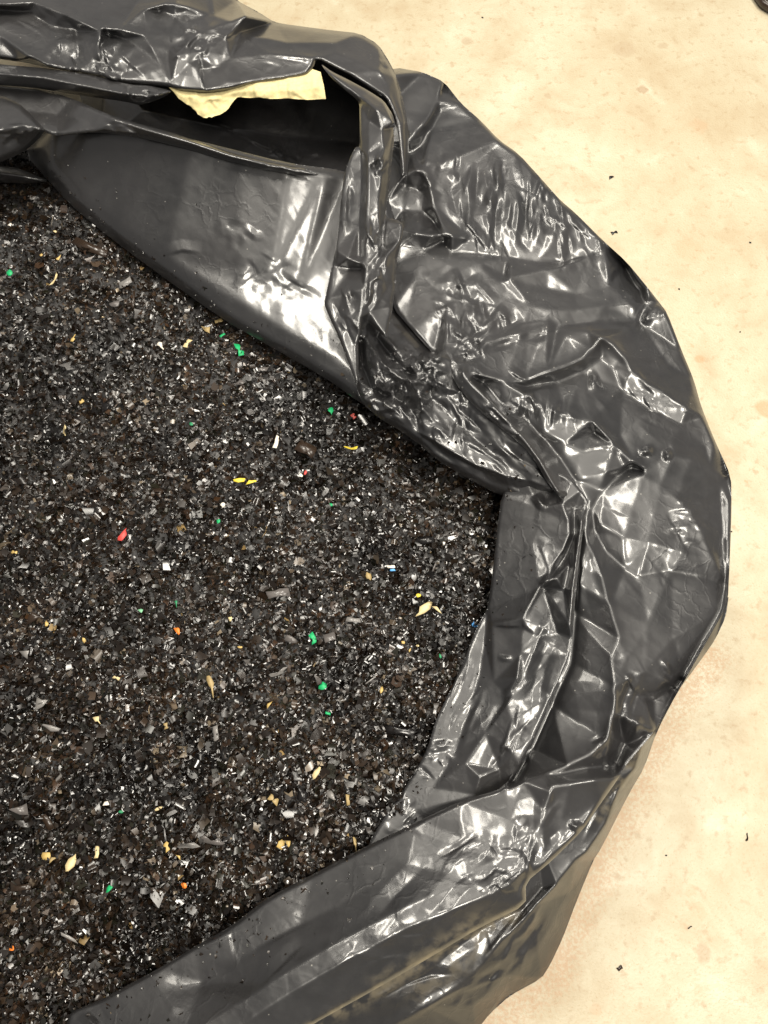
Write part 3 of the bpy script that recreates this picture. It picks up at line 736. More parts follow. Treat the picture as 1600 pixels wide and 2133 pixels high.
# ---- T: upper rim roll
T_POLY = [(-260, -260), (250, -260), (430, -60), (492, 0), (540, 26), (572, 46), (600, 51), (690, 63), (748, 69), (788, 92), (812, 130), (828, 163), (838, 200), (849, 255), (852, 300), (849, 364), (836, 366), (832, 300),
          (827, 262), (820, 232), (806, 206), (770, 182), (722, 152), (690, 136), (660, 122), (652, 142), (640, 155), (600, 164), (550, 170), (520, 175), (480, 187), (430, 193), (372, 188), (352, 180), (250, 172),
          (160, 152), (97, 140), (40, 128), (-260, 90)]
T_LINES = [
    [(-260, -260, 26), (250, -260, 26), (430, -60, 27), (492, 0, 28), (572, 46, 29), (690, 63, 31), (748, 69, 32), (788, 92, 33), (828, 163, 35), (849, 255, 36), (849, 364, 34.6)],
    [(836, 366, 35.4), (832, 300, 37), (827, 262, 37.8), (820, 232, 38.4), (806, 206, 38.8), (722, 152, 39.6), (660, 122, 40)],
    [(660, 122, 40), (640, 155, 40), (550, 170, 40.4), (480, 187, 40.4), (430, 193, 40.6), (372, 188, 40.6), (352, 180, 40.6), (250, 172, 40), (160, 152, 39.6), (97, 140, 39.4), (40, 128, 39), (-260, 90, 38)],
    # crest
    [(-260, -40, 41), (0, 10, 41), (70, 5, 41.4), (130, 28, 42), (170, 48, 42.4), (210, 60, 42.2), (250, 62, 42), (302, 75, 41.6), (312, 90, 41.4), (340, 140, 41), (358, 178, 40.8)],
    [(-260, 10, 38.6), (0, 20, 38.8), (60, 24, 39.4), (110, 56, 40), (160, 62, 40.2), (220, 70, 40.2), (260, 82, 40.4), (285, 96, 40.6)],
    [(-260, 60, 40), (0, 76, 40.6), (60, 116, 41.2), (97, 138, 41.2)],
    [(0, 55, 40.4), (70, 78, 40.8), (100, 100, 41)],
    [(210, 68, 42.4), (205, 110, 41.6), (215, 150, 41)],
    [(280, 12, 39), (330, 22, 39.6), (365, 32, 39.6), (420, 34, 38.4), (445, 32, 37.6)],
    [(300, 20, 41), (345, 8, 40.4), (365, 9, 40.4), (400, 18, 39), (440, 32, 37.4)],
    [(368, 116, 42.6), (400, 80, 41.6), (440, 58, 40.6), (480, 45, 39), (512, 34, 37.6)],
    [(368, 116, 42.6), (420, 105, 42), (470, 80, 40.6), (512, 36, 37.6)],
    [(370, 120, 42.4), (395, 132, 42), (412, 142, 41.8), (416, 120, 41.6)],
    [(350, 70, 40), (352, 100, 40.4), (350, 130, 40.6), (356, 170, 40.8)],
    [(420, 145, 40.4), (455, 140, 40.6), (465, 150, 40.8), (475, 172, 40.8)],
    [(500, 70, 37.6), (600, 90, 37.6), (700, 110, 38), (790, 150, 38)],
    [(480, 120, 40.4), (560, 112, 40.4), (640, 120, 40.2)],
    [(700, 90, 36), (770, 130, 37), (810, 180, 37.6), (838, 260, 37)],
]
T_STROKES = crumple(140, 120, 40, 25, 80, 20, 12, 45, .35, 6, 101) + crumple(212, 115, 16, 50, 85, 40, 14, 40, .35, 5, 102) + crumple(430, 85, 60, 30, -30, 30, 26, 45, .3, 5, 103) + \
    crumple(300, 110, 180, 60, 30, 40, 14, 80, .2, 9, 104) + crumple(620, 110, 130, 40, 15, 25, 10, 90, .12, 10, 105) + crumple(790, 130, 20, 20, 30, 40, 6, 30, .2, 6, 106) + \
    crumple(100, 40, 120, 40, 25, 20, 12, 100, .25, 9, 107) + [([(215, 150), (235, 165), (252, 173)], .7, 7, 'r'), ([(208, 70), (225, 130), (250, 172)], .5, 9, 's')]
film("rim_roll", T_POLY, T_LINES, FILM, bag, T_STROKES, soft=3, roll=.6, rollw=9, noise=.12, seed=31, flat=(39, .55))
# second roll just under it
film("rim_roll", [(-260, 105), (0, 134), (100, 142), (200, 158), (270, 176), (310, 178), (345, 186), (358, 190), (346, 200), (318, 212), (290, 219), (262, 212), (150, 196), (60, 181), (-260, 160)],
     [[(-260, 105, 39), (0, 134, 39.6), (100, 142, 39.8), (200, 158, 40), (270, 176, 40.2), (358, 190, 40.2)], [(-260, 130, 40.8), (0, 154, 41), (90, 162, 41.2), (170, 178, 41), (260, 196, 40.8), (320, 200, 40.6)],
      [(-260, 160, 38.8), (60, 181, 39), (150, 196, 39), (262, 212, 39), (290, 219, 39), (346, 200, 39.8)]], FILM, bag, crumple(300, 195, 50, 12, 20, 40, 16, 30, .3, 5, 111), soft=2, roll=.4, rollw=8, seed=33)

# ---- F: torn strip hanging from the roll
F_POLY = [(668, 132), (690, 148), (722, 164), (770, 190), (800, 210), (818, 238), (823, 256), (820, 300), (815, 350), (809, 400), (803, 454), (828, 457), (841, 468), (837, 500), (827, 540), (823, 600), (817, 650), (808, 690), (806, 706),
          (788, 690), (766, 670), (757, 690), (747, 706), (747, 760), (746, 800), (735, 782), (715, 726), (700, 690), (686, 660), (675, 633), (680, 610), (686, 578), (694, 545), (698, 520), (704, 480), (709, 430), (712, 400), (716, 370), (723, 345),
          (732, 322), (741, 306), (749, 306), (749, 260), (749, 214), (735, 200), (700, 172), (680, 150)]
F_LINES = [
    [(668, 132, 42.6), (722, 164, 43), (770, 190, 43), (800, 210, 44), (823, 256, 43.4)],
    [(680, 148, 43.6), (715, 172, 43.8), (750, 200, 44), (785, 228, 45.4), (822, 256, 44.4)],
    [(749, 216, 43.4), (749, 306, 43), (723, 345, 42.6), (709, 430, 42.6), (698, 520, 42.6), (675, 633, 42.4), (715, 726, 42.4), (746, 800, 41.8)],
    [(822, 262, 42.8), (815, 350, 42.6), (809, 400, 42.4), (803, 454, 42.2), (795, 520, 42.4)],
    [(768, 250, 44), (768, 330, 44.2), (766, 400, 44.2), (763, 470, 44.2), (762, 535, 44.2)],
    [(752, 320, 42.8), (752, 400, 42.6), (748, 470, 42.8), (748, 535, 43)],
    [(795, 270, 44.6), (800, 330, 44.4), (790, 400, 43.8), (790, 470, 43.8), (792, 540, 44)],
    [(700, 520, 43.4), (725, 538, 44.2), (752, 548, 44.2)],
    [(700, 555, 42.6), (730, 560, 42.4), (752, 560, 42.8)],
    [(762, 560, 44.4), (758, 600, 44.6), (750, 660, 44), (748, 702, 43.2)],
    [(690, 620, 42.8), (715, 660, 43), (738, 720, 42.6)],
    [(805, 460, 43), (838, 466, 43.4), (832, 500, 43.6), (806, 530, 44.2), (802, 560, 44)],
    [(826, 540, 42.8), (818, 640, 42.4), (806, 704, 42)],
    [(800, 560, 43.8), (790, 620, 44), (770, 650, 43.4), (764, 670, 42.4)],
]
F_STROKES = crumple(775, 500, 20, 40, 85, 20, 14, 50, .3, 5, 121) + crumple(790, 330, 14, 40, 110, 30, 10, 40, .35, 5, 122) + crumple(785, 600, 25, 50, 105, 20, 16, 70, .25, 5, 123) + \
    crumple(720, 420, 14, 70, 88, 12, 8, 80, .2, 6, 124) + crumple(725, 650, 20, 50, 65, 20, 10, 60, .25, 6, 125) + [([(768, 590), (785, 578), (798, 585)], .5, 6, 's')]
film("torn_strip", F_POLY, F_LINES, FILM, bag, F_STROKES, soft=2, fac=(.06, 60, 90, 2), roll=.35, rollw=7, noise=.08, seed=37, rnd=1)

# ---- dark body under the folds, from the rim down to the floor
def bag_body():
    out = [(x, y, h - 1.2) for x, y, h in [(-300, -300, 26), (250, -280, 26), (430, -70, 27), (492, -2, 28), (600, 48, 29), (748, 66, 32), (815, 135, 33)] + SIL[1:-4]] + \
        [(1300, 1640, 8), (1240, 1770, 4), (1150, 1990, 2), (1055, 2065, 2), (980, 2140, 2), (880, 2270, 2), (500, 2400, 2), (-300, 2400, 20)]
    a = np.array(out, float)
    P = pix(a[:, 0], a[:, 1], a[:, 2] / 100)
    c = np.array([-.25, .12, 0])
    rows = []
    for s, z in ((.93, 1), (.95, .86), (.93, .62), (.90, .38), (.88, .16), (.86, 0)):
        Q = P.copy()
        Q[:, :2] = c[:2] + (P[:, :2] - c[:2]) * s
        Q[:, 2] = P[:, 2] * z + .002
        rows.append(Q)
    n = len(P)
    V = np.concatenate(rows)
    f = []
    for r in range(len(rows) - 1):
        for i in range(n):
            j = (i + 1) % n
            f.append((r * n + i, (r + 1) * n + i, (r + 1) * n + j, r * n + j))
    return mesh_obj("bag_body", V, f, FILM, bag)


bag_body()


def fold_web():
    """film that carries on under the rolled fold, back down to the side of the bag"""
    line = [(1400, 1425), (1350, 1518), (1280, 1615), (1232, 1684), (1205, 1722), (1140, 1785), (1088, 1832), (1085, 1880), (992, 1922), (892, 1982), (772, 2052), (632, 2130), (495, 2218), (300, 2300)]
    a = np.array(line, float)
    t = np.linspace(0, len(a) - 1, 160); k = np.arange(len(a))
    u, v = np.interp(t, k, a[:, 0]), np.interp(t, k, a[:, 1])
    rows = []
    for h, o in ((31, 8), (26, 16), (19, 22), (12, 20), (7, 14), (4, 10)):
        w = 6 * np.sin(t * 5.1 + h * .3) + 4 * np.sin(t * 11.3 + h)
        rows.append(pix(u - (o + 6 + w) * .75, v - (o + 6 + w) * .75, h / 100))
    n = len(t)
    f = [(r * n + i, r * n + i + 1, (r + 1) * n + i + 1, (r + 1) * n + i) for r in range(5) for i in range(n - 1)]
    mesh_obj("outer_wall", np.concatenate(rows), f, FILM, bag)


fold_web()

# ------------------------------------------------------------------ torn paper strip under the roll
PAPER = plain("cream_paper", (.60, .51, .26), .8, .14)
pb = film("paper_strip", [(352, 182), (362, 192), (372, 205), (390, 218), (397, 221), (402, 227), (409, 232), (412, 238), (419, 242), (424, 245), (431, 246), (436, 242), (441, 245), (446, 242), (458, 239), (470, 232), (476, 226), (482, 217), (489, 208), (495, 202), (520, 204), (540, 203), (565, 206), (600, 205), (640, 208), (679, 206), (675, 180), (668, 150),
                          (640, 140), (540, 150), (440, 165)],
          [[(352, 182, 39.2), (440, 165, 39.2), (540, 150, 39), (668, 150, 38.8)], [(372, 205, 38.6), (424, 245, 37.4), (470, 233, 37.8), (494, 202, 38.4), (600, 206, 38), (679, 207, 38)],
           [(380, 200, 39), (440, 205, 39), (500, 190, 39), (600, 188, 38.8), (670, 182, 38.8)]],
          PAPER, None, crumple(450, 200, 60, 20, 30, 50, 10, 40, .15, 6, 131) + crumple(570, 190, 100, 14, 80, 30, 14, 40, .22, 6, 132) + crumple(430, 215, 40, 22, 40, 40, 10, 40, .25, 6, 133) + [([(528, 172), (531, 190), (535, 206)], .3, 5, 's'), ([(600, 170), (602, 190), (604, 206)], .25, 5, 's')], soft=1, roll=0, rnd=0, seed=39, fac=(.07, 40, 10, 1.5), fac2=.03)
tag(pb, "torn cream paper strip sticking out under the rolled black film, above the dark hollow", "paper strip")

# ------------------------------------------------------------------ the flakes
C_POLY = [(-260, 300), (60, 300), (120, 370), (240, 490), (400, 605), (560, 705), (700, 790), (760, 825), (850, 890), (960, 970), (1060, 1020), (1060, 1100), (1040, 1280), (990, 1400), (930, 1520), (860, 1660), (800, 1760), (640, 1850),
          (400, 2000), (200, 2110), (170, 2260), (-260, 2260)]


def heap_h(u, v):
    d = .75 * vnoise(u, v, 170, 201) + .55 * vnoise(u, v, 70, 202) + .30 * vnoise(u, v, 30, 203)
    for (cx, cy, a, b, ang, dep) in [(838, 1526, 60, 16, -8, 1.6), (640, 1020, 60, 18, -25, .9), (880, 1400, 60, 60, 0, .6), (250, 560, 28, 20, 0, 1.2), (200, 1960, 60, 16, -20, .8), (480, 1790, 50, 14, 10, .9), (840, 1060, 120, 40, 10, .7)]:
        t = R(ang); x = (u - cx) * math.cos(t) + (v - cy) * math.sin(t); y = -(u - cx) * math.sin(t) + (v - cy) * math.cos(t)
        d = d - dep * np.exp(-(x / a) ** 2 - (y / b) ** 2)
    for line, sg, dep in (([(770, 850), (880, 940), (1040, 1040)], 95, 2.0), ([(1040, 1040), (1010, 1280)], 60, 1.2), ([(60, 310), (230, 500), (480, 680), (740, 835)], 40, 1.0), ([(200, 2110), (480, 1940), (760, 1770)], 30, .5)):
        q, _, _ = nearest_on(np.asarray(u, float), np.asarray(v, float), line, closed=False)
        d = d - dep * np.exp(-(q / sg) ** 2)
    return 29.2 + d


def flakes():
    m, nt, b = new_mat("black_flakes")
    N, L = nt.nodes, nt.links
    at = N.new("ShaderNodeAttribute"); at.attribute_name = "tint"
    L.new(at.outputs["Color"], b.inputs["Base Color"])
    ar = N.new("ShaderNodeAttribute"); ar.attribute_name = "gloss"
    L.new(ar.outputs["Fac"], b.inputs["Roughness"])
    b.inputs["IOR"].default_value = 1.55
    # bed
    uu = np.arange(-300, 1130, 9.); vv = np.arange(270, 2300, 9.)
    U, V = np.meshgrid(uu, vv)
    ok = in_poly(U, V, [(-300, 270), (40, 270), (420, 560), (780, 800), (1110, 980), (1110, 1300), (1000, 1560), (880, 1800), (420, 2060), (260, 2300), (-300, 2300)])
    idx = -np.ones(U.shape, int); idx[ok] = np.arange(ok.sum())
    q = np.stack([idx[:-1, :-1], idx[1:, :-1], idx[1:, 1:], idx[:-1, 1:]], -1).reshape(-1, 4); q = q[(q >= 0).all(1)]
    bed = pix(U[ok], V[ok], (heap_h(U[ok], V[ok]) - .5) / 100)
    r = np.random.default_rng(99)
    n = 95000
    u = r.uniform(-260, 1070, n * 2); v = r.uniform(300, 2260, n * 2)
    k = in_poly(u, v, C_POLY); u, v = u[k][:n], v[k][:n]; n = len(u)
    h = heap_h(u, v) + r.uniform(-.55, .45, n)
    C = pix(u, v, h / 100)
    # stray flakes that cling to the film along its edge
    lay = []
    for o in COL.objects:
        if o.name.split('.')[0] in ("lining_sheet", "inner_wall", "bag_rim", "film_knot"):
            co = np.empty(len(o.data.vertices) * 3, np.float32); o.data.vertices.foreach_get("co", co)
            lay.append(co.reshape(-1, 3))
    lay = np.concatenate(lay)
    edge = pix(*np.array(C_POLY[1:-2], float).T, .315)[:, :2]
    dd, _, _ = nearest_on(lay[:, 0].astype(float), lay[:, 1].astype(float), edge, closed=False)
    w = np.exp(-dd / .016) + .002
    w[in_poly(lay[:, 0], lay[:, 1], edge)] *= 1.0
    pick = r.choice(len(lay), 420, replace=False, p=w / w.sum())
    C = np.concatenate([C, lay[pick] + np.array([0, 0, .0006])]); nc = n; n = len(C)
    u = np.concatenate([u, np.full(420, 500.)]); v = np.concatenate([v, np.full(420, 900.)])
    Ln = np.clip(np.exp(r.normal(math.log(4.3), .50, n)), 2, 14) / 1000
    Wd = Ln * r.uniform(.35, .95, n)
    Ln[nc:] *= .55; Wd[nc:] *= .55
    sl = r.random(n) < .16
    Ln[sl] *= 1.7; Wd[sl] = r.uniform(.5, 1.0, sl.sum()) / 1000
    yaw = r.uniform(0, 2 * math.pi, n)
    ti = np.abs(r.normal(0, R(40), n)); ta = r.uniform(0, 2 * math.pi, n)
    bend = r.normal(0, .16, n) * Ln
    lx = np.stack([-.5 * Ln, 0 * Ln, .5 * Ln] * 2, 1) * (1 + r.normal(0, .2, (n, 6)))
    ly = np.stack([-Wd * .5] * 3 + [Wd * .5] * 3, 1) * (1 + r.normal(0, .42, (n, 6)))
    lz = np.stack([bend, 0 * bend, bend] * 2, 1) + r.normal(0, .00045, (n, 6))
    x = lx * np.cos(yaw)[:, None] - ly * np.sin(yaw)[:, None]
    y = lx * np.sin(yaw)[:, None] + ly * np.cos(yaw)[:, None]
    ax, ay = np.cos(ta)[:, None], np.sin(ta)[:, None]
    ct, s_ = np.cos(ti)[:, None], np.sin(ti)[:, None]
    dot = ax * x + ay * y
    X = x * ct + ay * lz * s_ + ax * dot * (1 - ct)
    Y = y * ct - ax * lz * s_ + ay * dot * (1 - ct)
    Z = lz * ct + (ax * y - ay * x) * s_
    Vt = (np.stack([X, Y, Z], -1) + C[:, None, :]).reshape(-1, 3)
    base = np.arange(n)[:, None] * 6
    f1 = base + np.array([0, 1, 4, 3]); f2 = base + np.array([1, 2, 5, 4])
    F = np.concatenate([q, np.concatenate([f1, f2]) + len(bed)])
    o = mesh_obj("plastic_flakes", np.concatenate([bed, Vt]), F, m, smooth=False)
    pal = np.array([[.006, .0042, .003], [.011, .0075, .005], [.019, .013, .0085], [.008, .008, .005], [.030, .022, .016], [.060, .048, .035], [.14, .12, .09], [.22, .16, .07], [.028, .016, .009]])
    pr = np.array([.38, .26, .13, .12, .035, .022, .008, .002, .045]); pr = pr / pr.sum()
    c = pal[r.choice(len(pal), n, p=pr)] * r.uniform(.7, 1.3, (n, 1)) * np.array([1.0, .93, .86]) * np.clip(.95 + .4 * vnoise(u, v, 60, 301) + .25 * vnoise(u, v, 140, 302), .4, 2)[:, None]
    col = np.ones((len(o.data.vertices), 4), np.float32)
    col[:len(bed), :3] = (.008, .007, .007)
    col[len(bed):, :3] = np.repeat(c, 6, 0)[:len(col) - len(bed)]
    a = o.data.attributes.new("tint", 'FLOAT_COLOR', 'POINT'); a.data.foreach_set("color", col.ravel())
    g = np.full(len(col), .6, np.float32); g[len(bed):] = np.repeat(r.uniform(.12, .36, n), 6)[:len(col) - len(bed)]
    a = o.data.attributes.new("gloss", 'FLOAT', 'POINT'); a.data.foreach_set("value", g)
    tag(o, "mass of fine black plastic flakes filling the bag", "flakes", kind="stuff")


flakes()


# ------------------------------------------------------------------ single chips
def outline(shape, r):
    if shape == 'leaf':
        t = np.linspace(0, 2 * math.pi, 11)[:-1]
        p = np.stack([.5 * np.cos(t), .5 * np.sin(t) * (1 - .55 * np.cos(t) ** 2)], 1)
    elif shape == 'bar':
        p = np.array([(-.5, -.42), (-.15, -.5), (.2, -.45), (.5, -.5), (.48, .4), (.15, .5), (-.2, .42), (-.5, .48)])
    elif shape == 'tri':
        p = np.array([(-.5, -.4), (0, -.3), (.5, -.1), (.3, .15), (0, .5), (-.3, .3)])
    elif shape == 'tail':
        p = np.array([(-.5, -.3), (-.3, -.5), (-.05, -.4), (.12, -.1), (.5, -.05), (.5, .08), (.1, .15), (-.1, .45), (-.35, .5), (-.5, .2)])
    elif shape == 'bow':
        p = np.array([(-.5, -.5), (-.2, -.45), (0, -.12), (.2, -.4), (.5, -.5), (.46, .4), (.2, .5), (0, .12), (-.2, .45), (-.5, .4)])
    elif shape == 'arc':
        t = np.linspace(-1.1, 1.1, 6)
        o = np.stack([np.sin(t) * .56, .9 - np.cos(t) * 1.4], 1); i = np.stack([np.sin(t[::-1]) * .44, 1.25 - np.cos(t[::-1]) * 1.3], 1)
        p = np.concatenate([o, i])
    else:
        t = np.linspace(0, 2 * math.pi, 9)[:-1]
        p = np.stack([.5 * np.cos(t), .5 * np.sin(t)], 1)
    return p + r.normal(0, .075, p.shape)


MATS = {}


def mat_of(col):
    cols = dict(green=(.01, .36, .12), dkgreen=(.02, .22, .09), pale=(.18, .42, .24), red=(.62, .07, .06), dull=(.35, .06, .05), yellow=(.74, .58, .06), cream=(.62, .50, .27), tan=(.34, .25, .11), gold=(.50, .35, .12),
                orange=(.80, .22, .03), white=(.78, .72, .62), blue=(.10, .34, .72), black=(.010, .009, .009), brown=(.028, .018, .012), grey=(.11, .10, .095), silver=(.20, .19, .18))
    if col not in MATS:
        MATS[col] = plain("chip_" + col, cols[col], .25 if col in ('black', 'brown', 'grey', 'silver') else .5, .2)
    return MATS[col]


def chip(name, u, v, L, W, ang, col, shape, label, cat, h=None, group=None, curl=.12, tilt=8, px=None, thick=.0007):
    r = np.random.default_rng(int(u * 7 + v * 13))
    if h is None: h = float(heap_h(np.array(float(u)), np.array(float(v)))) + .70
    c = pix(u, v, h / 100)
    s = (CAM_H - h / 100) * .000685
    p = outline(shape, r)
    p = p * np.array([L, W]) * s * .86
    n = len(p)
    z = curl * L * s * ((p[:, 0] / (L * s)) ** 2 * 4 - .3) * .5
    mid = np.array([[p[:, 0].mean(), p[:, 1].mean(), -.15 * curl * L * s]])
    top = np.concatenate([np.column_stack([p, z]), mid]); bot = top.copy(); bot[:, 2] -= thick
    vs = np.concatenate([top, bot])
    th = R(-ang)
    x = vs[:, 0] * math.cos(th) - vs[:, 1] * math.sin(th); y = vs[:, 0] * math.sin(th) + vs[:, 1] * math.cos(th)
    a, b = R(r.normal(0, tilt)), R(r.normal(0, tilt))
    zz = vs[:, 2] + x * math.tan(a) + y * math.tan(b)
    tri = []
    for i in range(n):
        j = (i + 1) % n
        tri += [(i, j, n), (n + 1 + j, n + 1 + i, 2 * n + 1), (i, n + 1 + i, n + 1 + j), (i, n + 1 + j, j)]
    o = mesh_obj(name, np.stack([x, y, zz], -1), tri, mat_of(col), smooth=False)
    o.location = tuple(c)
    tag(o, label, cat, group)
    return o


CHIPS = [
    # u, v, L, W, angle(photo, ccw+), colour, shape, label
    (20, 568, 20, 15, 60, 'green', 'blob', "bright green chip at the far left edge of the flakes"),
    (498, 728, 42, 18, 65, 'green', 'bow', "largest green chip, bow-shaped, under the smooth black sheet"),
    (463, 698, 14, 8, -30, 'green', 'bar', "tiny green chip just above the bow-shaped green one"),
    (690, 857, 24, 15, 80, 'green', 'tail', "green leaf-shaped chip with a thread tail below the crumpled knot"),
    (398, 883, 13, 9, 30, 'dkgreen', 'blob', "small dark green chip between the white strips"),
    (652, 1331, 24, 13, 70, 'green', 'bow', "two-lobed green chip above the solid green one"),
    (672, 1430, 21, 17, -30, 'green', 'blob', "solid bright green oval chip in the lower middle"),
    (684, 1486, 12, 6, 10, 'green', 'bar', "tiny green sliver just under the solid green oval"),
    (293, 1272, 14, 9, 40, 'pale', 'tri', "pale green chip left of a thin green strand"),
    (367, 1258, 18, 6, 80, 'dkgreen', 'tail', "thin green strand above the orange chip"),
    (455, 1086, 11, 9, 80, 'green', 'blob', "small green chip below the round white pellet"),
    (228, 1850, 22, 10, -45, 'green', 'leaf', "green sliver in the lower left left of the orange fleck"),
    (252, 1691, 12, 7, 0, 'dkgreen', 'blob', "dark green speck beside a curved thread, lower left"),
    (917, 1367, 11, 6, 80, 'dkgreen', 'leaf', "dark green speck near the inner wall of the bag"),
    (690, 1051, 9, 7, 30, 'green', 'blob', "upper of two tiny green dots right of the yellow curl"),
    (257, 1113, 32, 15, -65, 'red', 'tail', "bright red chip with a pointed tail"),
    (737, 867, 14, 10, 60, 'dull', 'bow', "dull red chip beside the green leaf-shaped one"),
    (636, 985, 11, 8, -60, 'red', 'blob', "red half of a red and white fleck"),
    (627, 990, 11, 8, 30, 'white', 'blob', "white half of a red and white fleck"),
    (498, 1000, 24, 11, -8, 'yellow', 'bar', "left half of the bright yellow bow tie"),
    (524, 1003, 25, 11, -14, 'yellow', 'tri', "right half of the bright yellow bow tie"),
    (733, 933, 34, 9, 0, 'yellow', 'arc', "thin yellow arc-shaped curl below the red chip"),
    (440, 1430, 44, 13, 75, 'tan', 'tail', "tan pod-like sliver standing upright in the picture"),
    (888, 1264, 62, 20, -38, 'cream', 'leaf', "largest cream leaf-like chip near the inner wall"),
    (912, 1270, 24, 9, 45, 'cream', 'tri', "small cream piece joined to the big cream leaf"),
    (872, 1240, 11, 9, 0, 'yellow', 'blob', "yellow crumb just above the big cream leaf"),
    (588, 1757, 26, 16, -50, 'gold', 'tri', "gold fan-shaped husk near the bottom fold"),
    (600, 1752, 24, 10, 75, 'gold', 'leaf', "gold spike on the fan-shaped husk"),
    (148, 1798, 35, 18, -75, 'cream', 'leaf', "cream diamond-shaped chip in the lower left"),
    (96, 1783, 20, 16, 0, 'gold', 'blob', "round gold chip left of the cream diamond"),
    (110, 1790, 16, 10, -30, 'tan', 'tri', "tan crumb between the gold chip and the cream diamond"),
    (660, 1610, 28, 13, -65, 'cream', 'leaf', "cream seed-shaped chip alone in the lower middle"),
    (113, 582, 46, 7, -70, 'cream', 'arc', "long bent cream strip in the upper left"),
    (576, 920, 36, 11, -80, 'white', 'bar', "white curved strip left of the yellow curl"),
    (335, 720, 26, 13, 50, 'white', 'tail', "white comma-shaped chip in the upper middle"),
    (391, 714, 26, 12, -65, 'cream', 'bow', "cream double-ended chip right of the white comma"),
    (431, 685, 30, 20, 50, 'tan', 'tri', "brownish tan husk near the smooth black sheet"),
    (456, 668, 20, 10, -15, 'tan', 'bar', "tan rectangular chip touching the smooth black sheet's edge"),
    (153, 704, 24, 9, -70, 'gold', 'tail', "yellowish bent chip in the upper left"),
    (170, 836, 11, 9, -30, 'gold', 'bar', "small square gold chip, left side"),
    (134, 898, 32, 7, 80, 'cream', 'arc', "thin upright cream splinter, left side"),
    (370, 1314, 22, 13, 60, 'orange', 'tri', "orange-yellow chip below the thin green strand"),
    (383, 1845, 13, 11, 20, 'orange', 'blob', "bright orange fleck near the bottom fold"),
    (795, 1437, 17, 8, -80, 'gold', 'leaf', "seed-like orange oval right of the solid green chip"),
    (768, 1200, 24, 14, 70, 'tan', 'leaf', "yellowish oval husk in the right middle"),
    (560, 1468, 18, 9, -50, 'gold', 'tri', "small yellow wedge left below the solid green chip"),
    (203, 1500, 24, 13, 45, 'cream', 'tail', "cream wedge with a tail, lower left"),
    (570, 1665, 22, 14, 35, 'tan', 'bow', "tan ragged husk left below the cream seed"),
    (725, 1667, 24, 8, 85, 'tan', 'bar', "olive tan stick standing upright near the bottom"),
    (740, 1760, 28, 6, 80, 'tan', 'tail', "thin tan stick touching the bottom fold's corner"),
    (202, 1774, 24, 9, 85, 'cream', 'bar', "cream upright bar in the lower left"),
    (347, 1764, 20, 11, 60, 'gold', 'bow', "gold kinked chip in the lower left middle"),
    (372, 1785, 13, 7, 55, 'gold', 'tri', "small gold crumb below the kinked gold chip"),
    (331, 1684, 18, 9, -25, 'cream', 'leaf', "pale cream seed at the end of a thread"),
    (840, 1338, 8, 7, 0, 'gold', 'blob', "round yellow dot near the inner wall"),
    (854, 1354, 10, 6, -60, 'gold', 'tri', "yellow wedge just below the round yellow dot"),
    (500, 1348, 14, 5, 0, 'gold', 'leaf', "flat yellow grain left of the two-lobed green chip"),
    (222, 1674, 13, 11, 0, 'white', 'tri', "white cup-shaped chip in the lower left"),
    (464, 1051, 11, 13, 0, 'white', 'blob', "round white pellet below the yellow bow tie"),
    (925, 1131, 9, 7, -50, 'white', 'tri', "white fleck right of the glossy black curl"),
    (815, 1180, 18, 7, 0, 'white', 'bar', "short white bar below the glossy black curl"),
    (818, 1187, 12, 5, 0, 'blue', 'bar', "dark blue edge under the short white bar"),
    (122, 537, 18, 9, -60, 'gold', 'tail', "yellow wedge at the tip of the black strip"),
    (86, 531, 8, 8, 0, 'gold', 'blob', "round yellow dot in the upper left"),
    (115, 482, 12, 9, 40, 'cream', 'tri', "cream crumb left of the dark hooked strip"),
    (21, 468, 12, 12, 40, 'white', 'tri', "white square fleck at the upper left edge"),
    (70, 412, 18, 12, -20, 'silver', 'tri', "pale grey triangle in the top left corner of the flakes"),
    (175, 1335, 14, 8, 80, 'gold', 'tri', "yellow fleck on a dark hollow, left side"),
    (97, 1299, 16, 8, 75, 'gold', 'leaf', "yellow fleck on the brown curved flake"),
    (988, 1302, 15, 9, 50, 'blue', 'arc', "light blue chip tucked against the inner wall"),
    (25, 1977, 10, 7, -40, 'orange', 'arc', "orange curl at the lower left edge"),
    (870, 1345, 7, 5, 0, 'cream', 'leaf', "pale grain beside the yellow dots"),
    (346, 1513, 12, 9, 80, 'tan', 'bow', "tan crumb left of the silver bar"),
    (242, 1412, 18, 7, 20, 'cream', 'bow', "cream splinter in the left middle"),
    (30, 1150, 16, 8, 10, 'gold', 'bow', "gold crumb at the left edge below the red chip's row"),
    (480, 1290, 12, 12, 70, 'cream', 'tri', "cream chip above the flat yellow grain"),
]
for (u, v, L, W, a, c, s, lab) in CHIPS:
    chip("plastic_chip", u, v, L, W, a, c, s, lab, "chip", group="coloured chips among the black flakes", h=None)

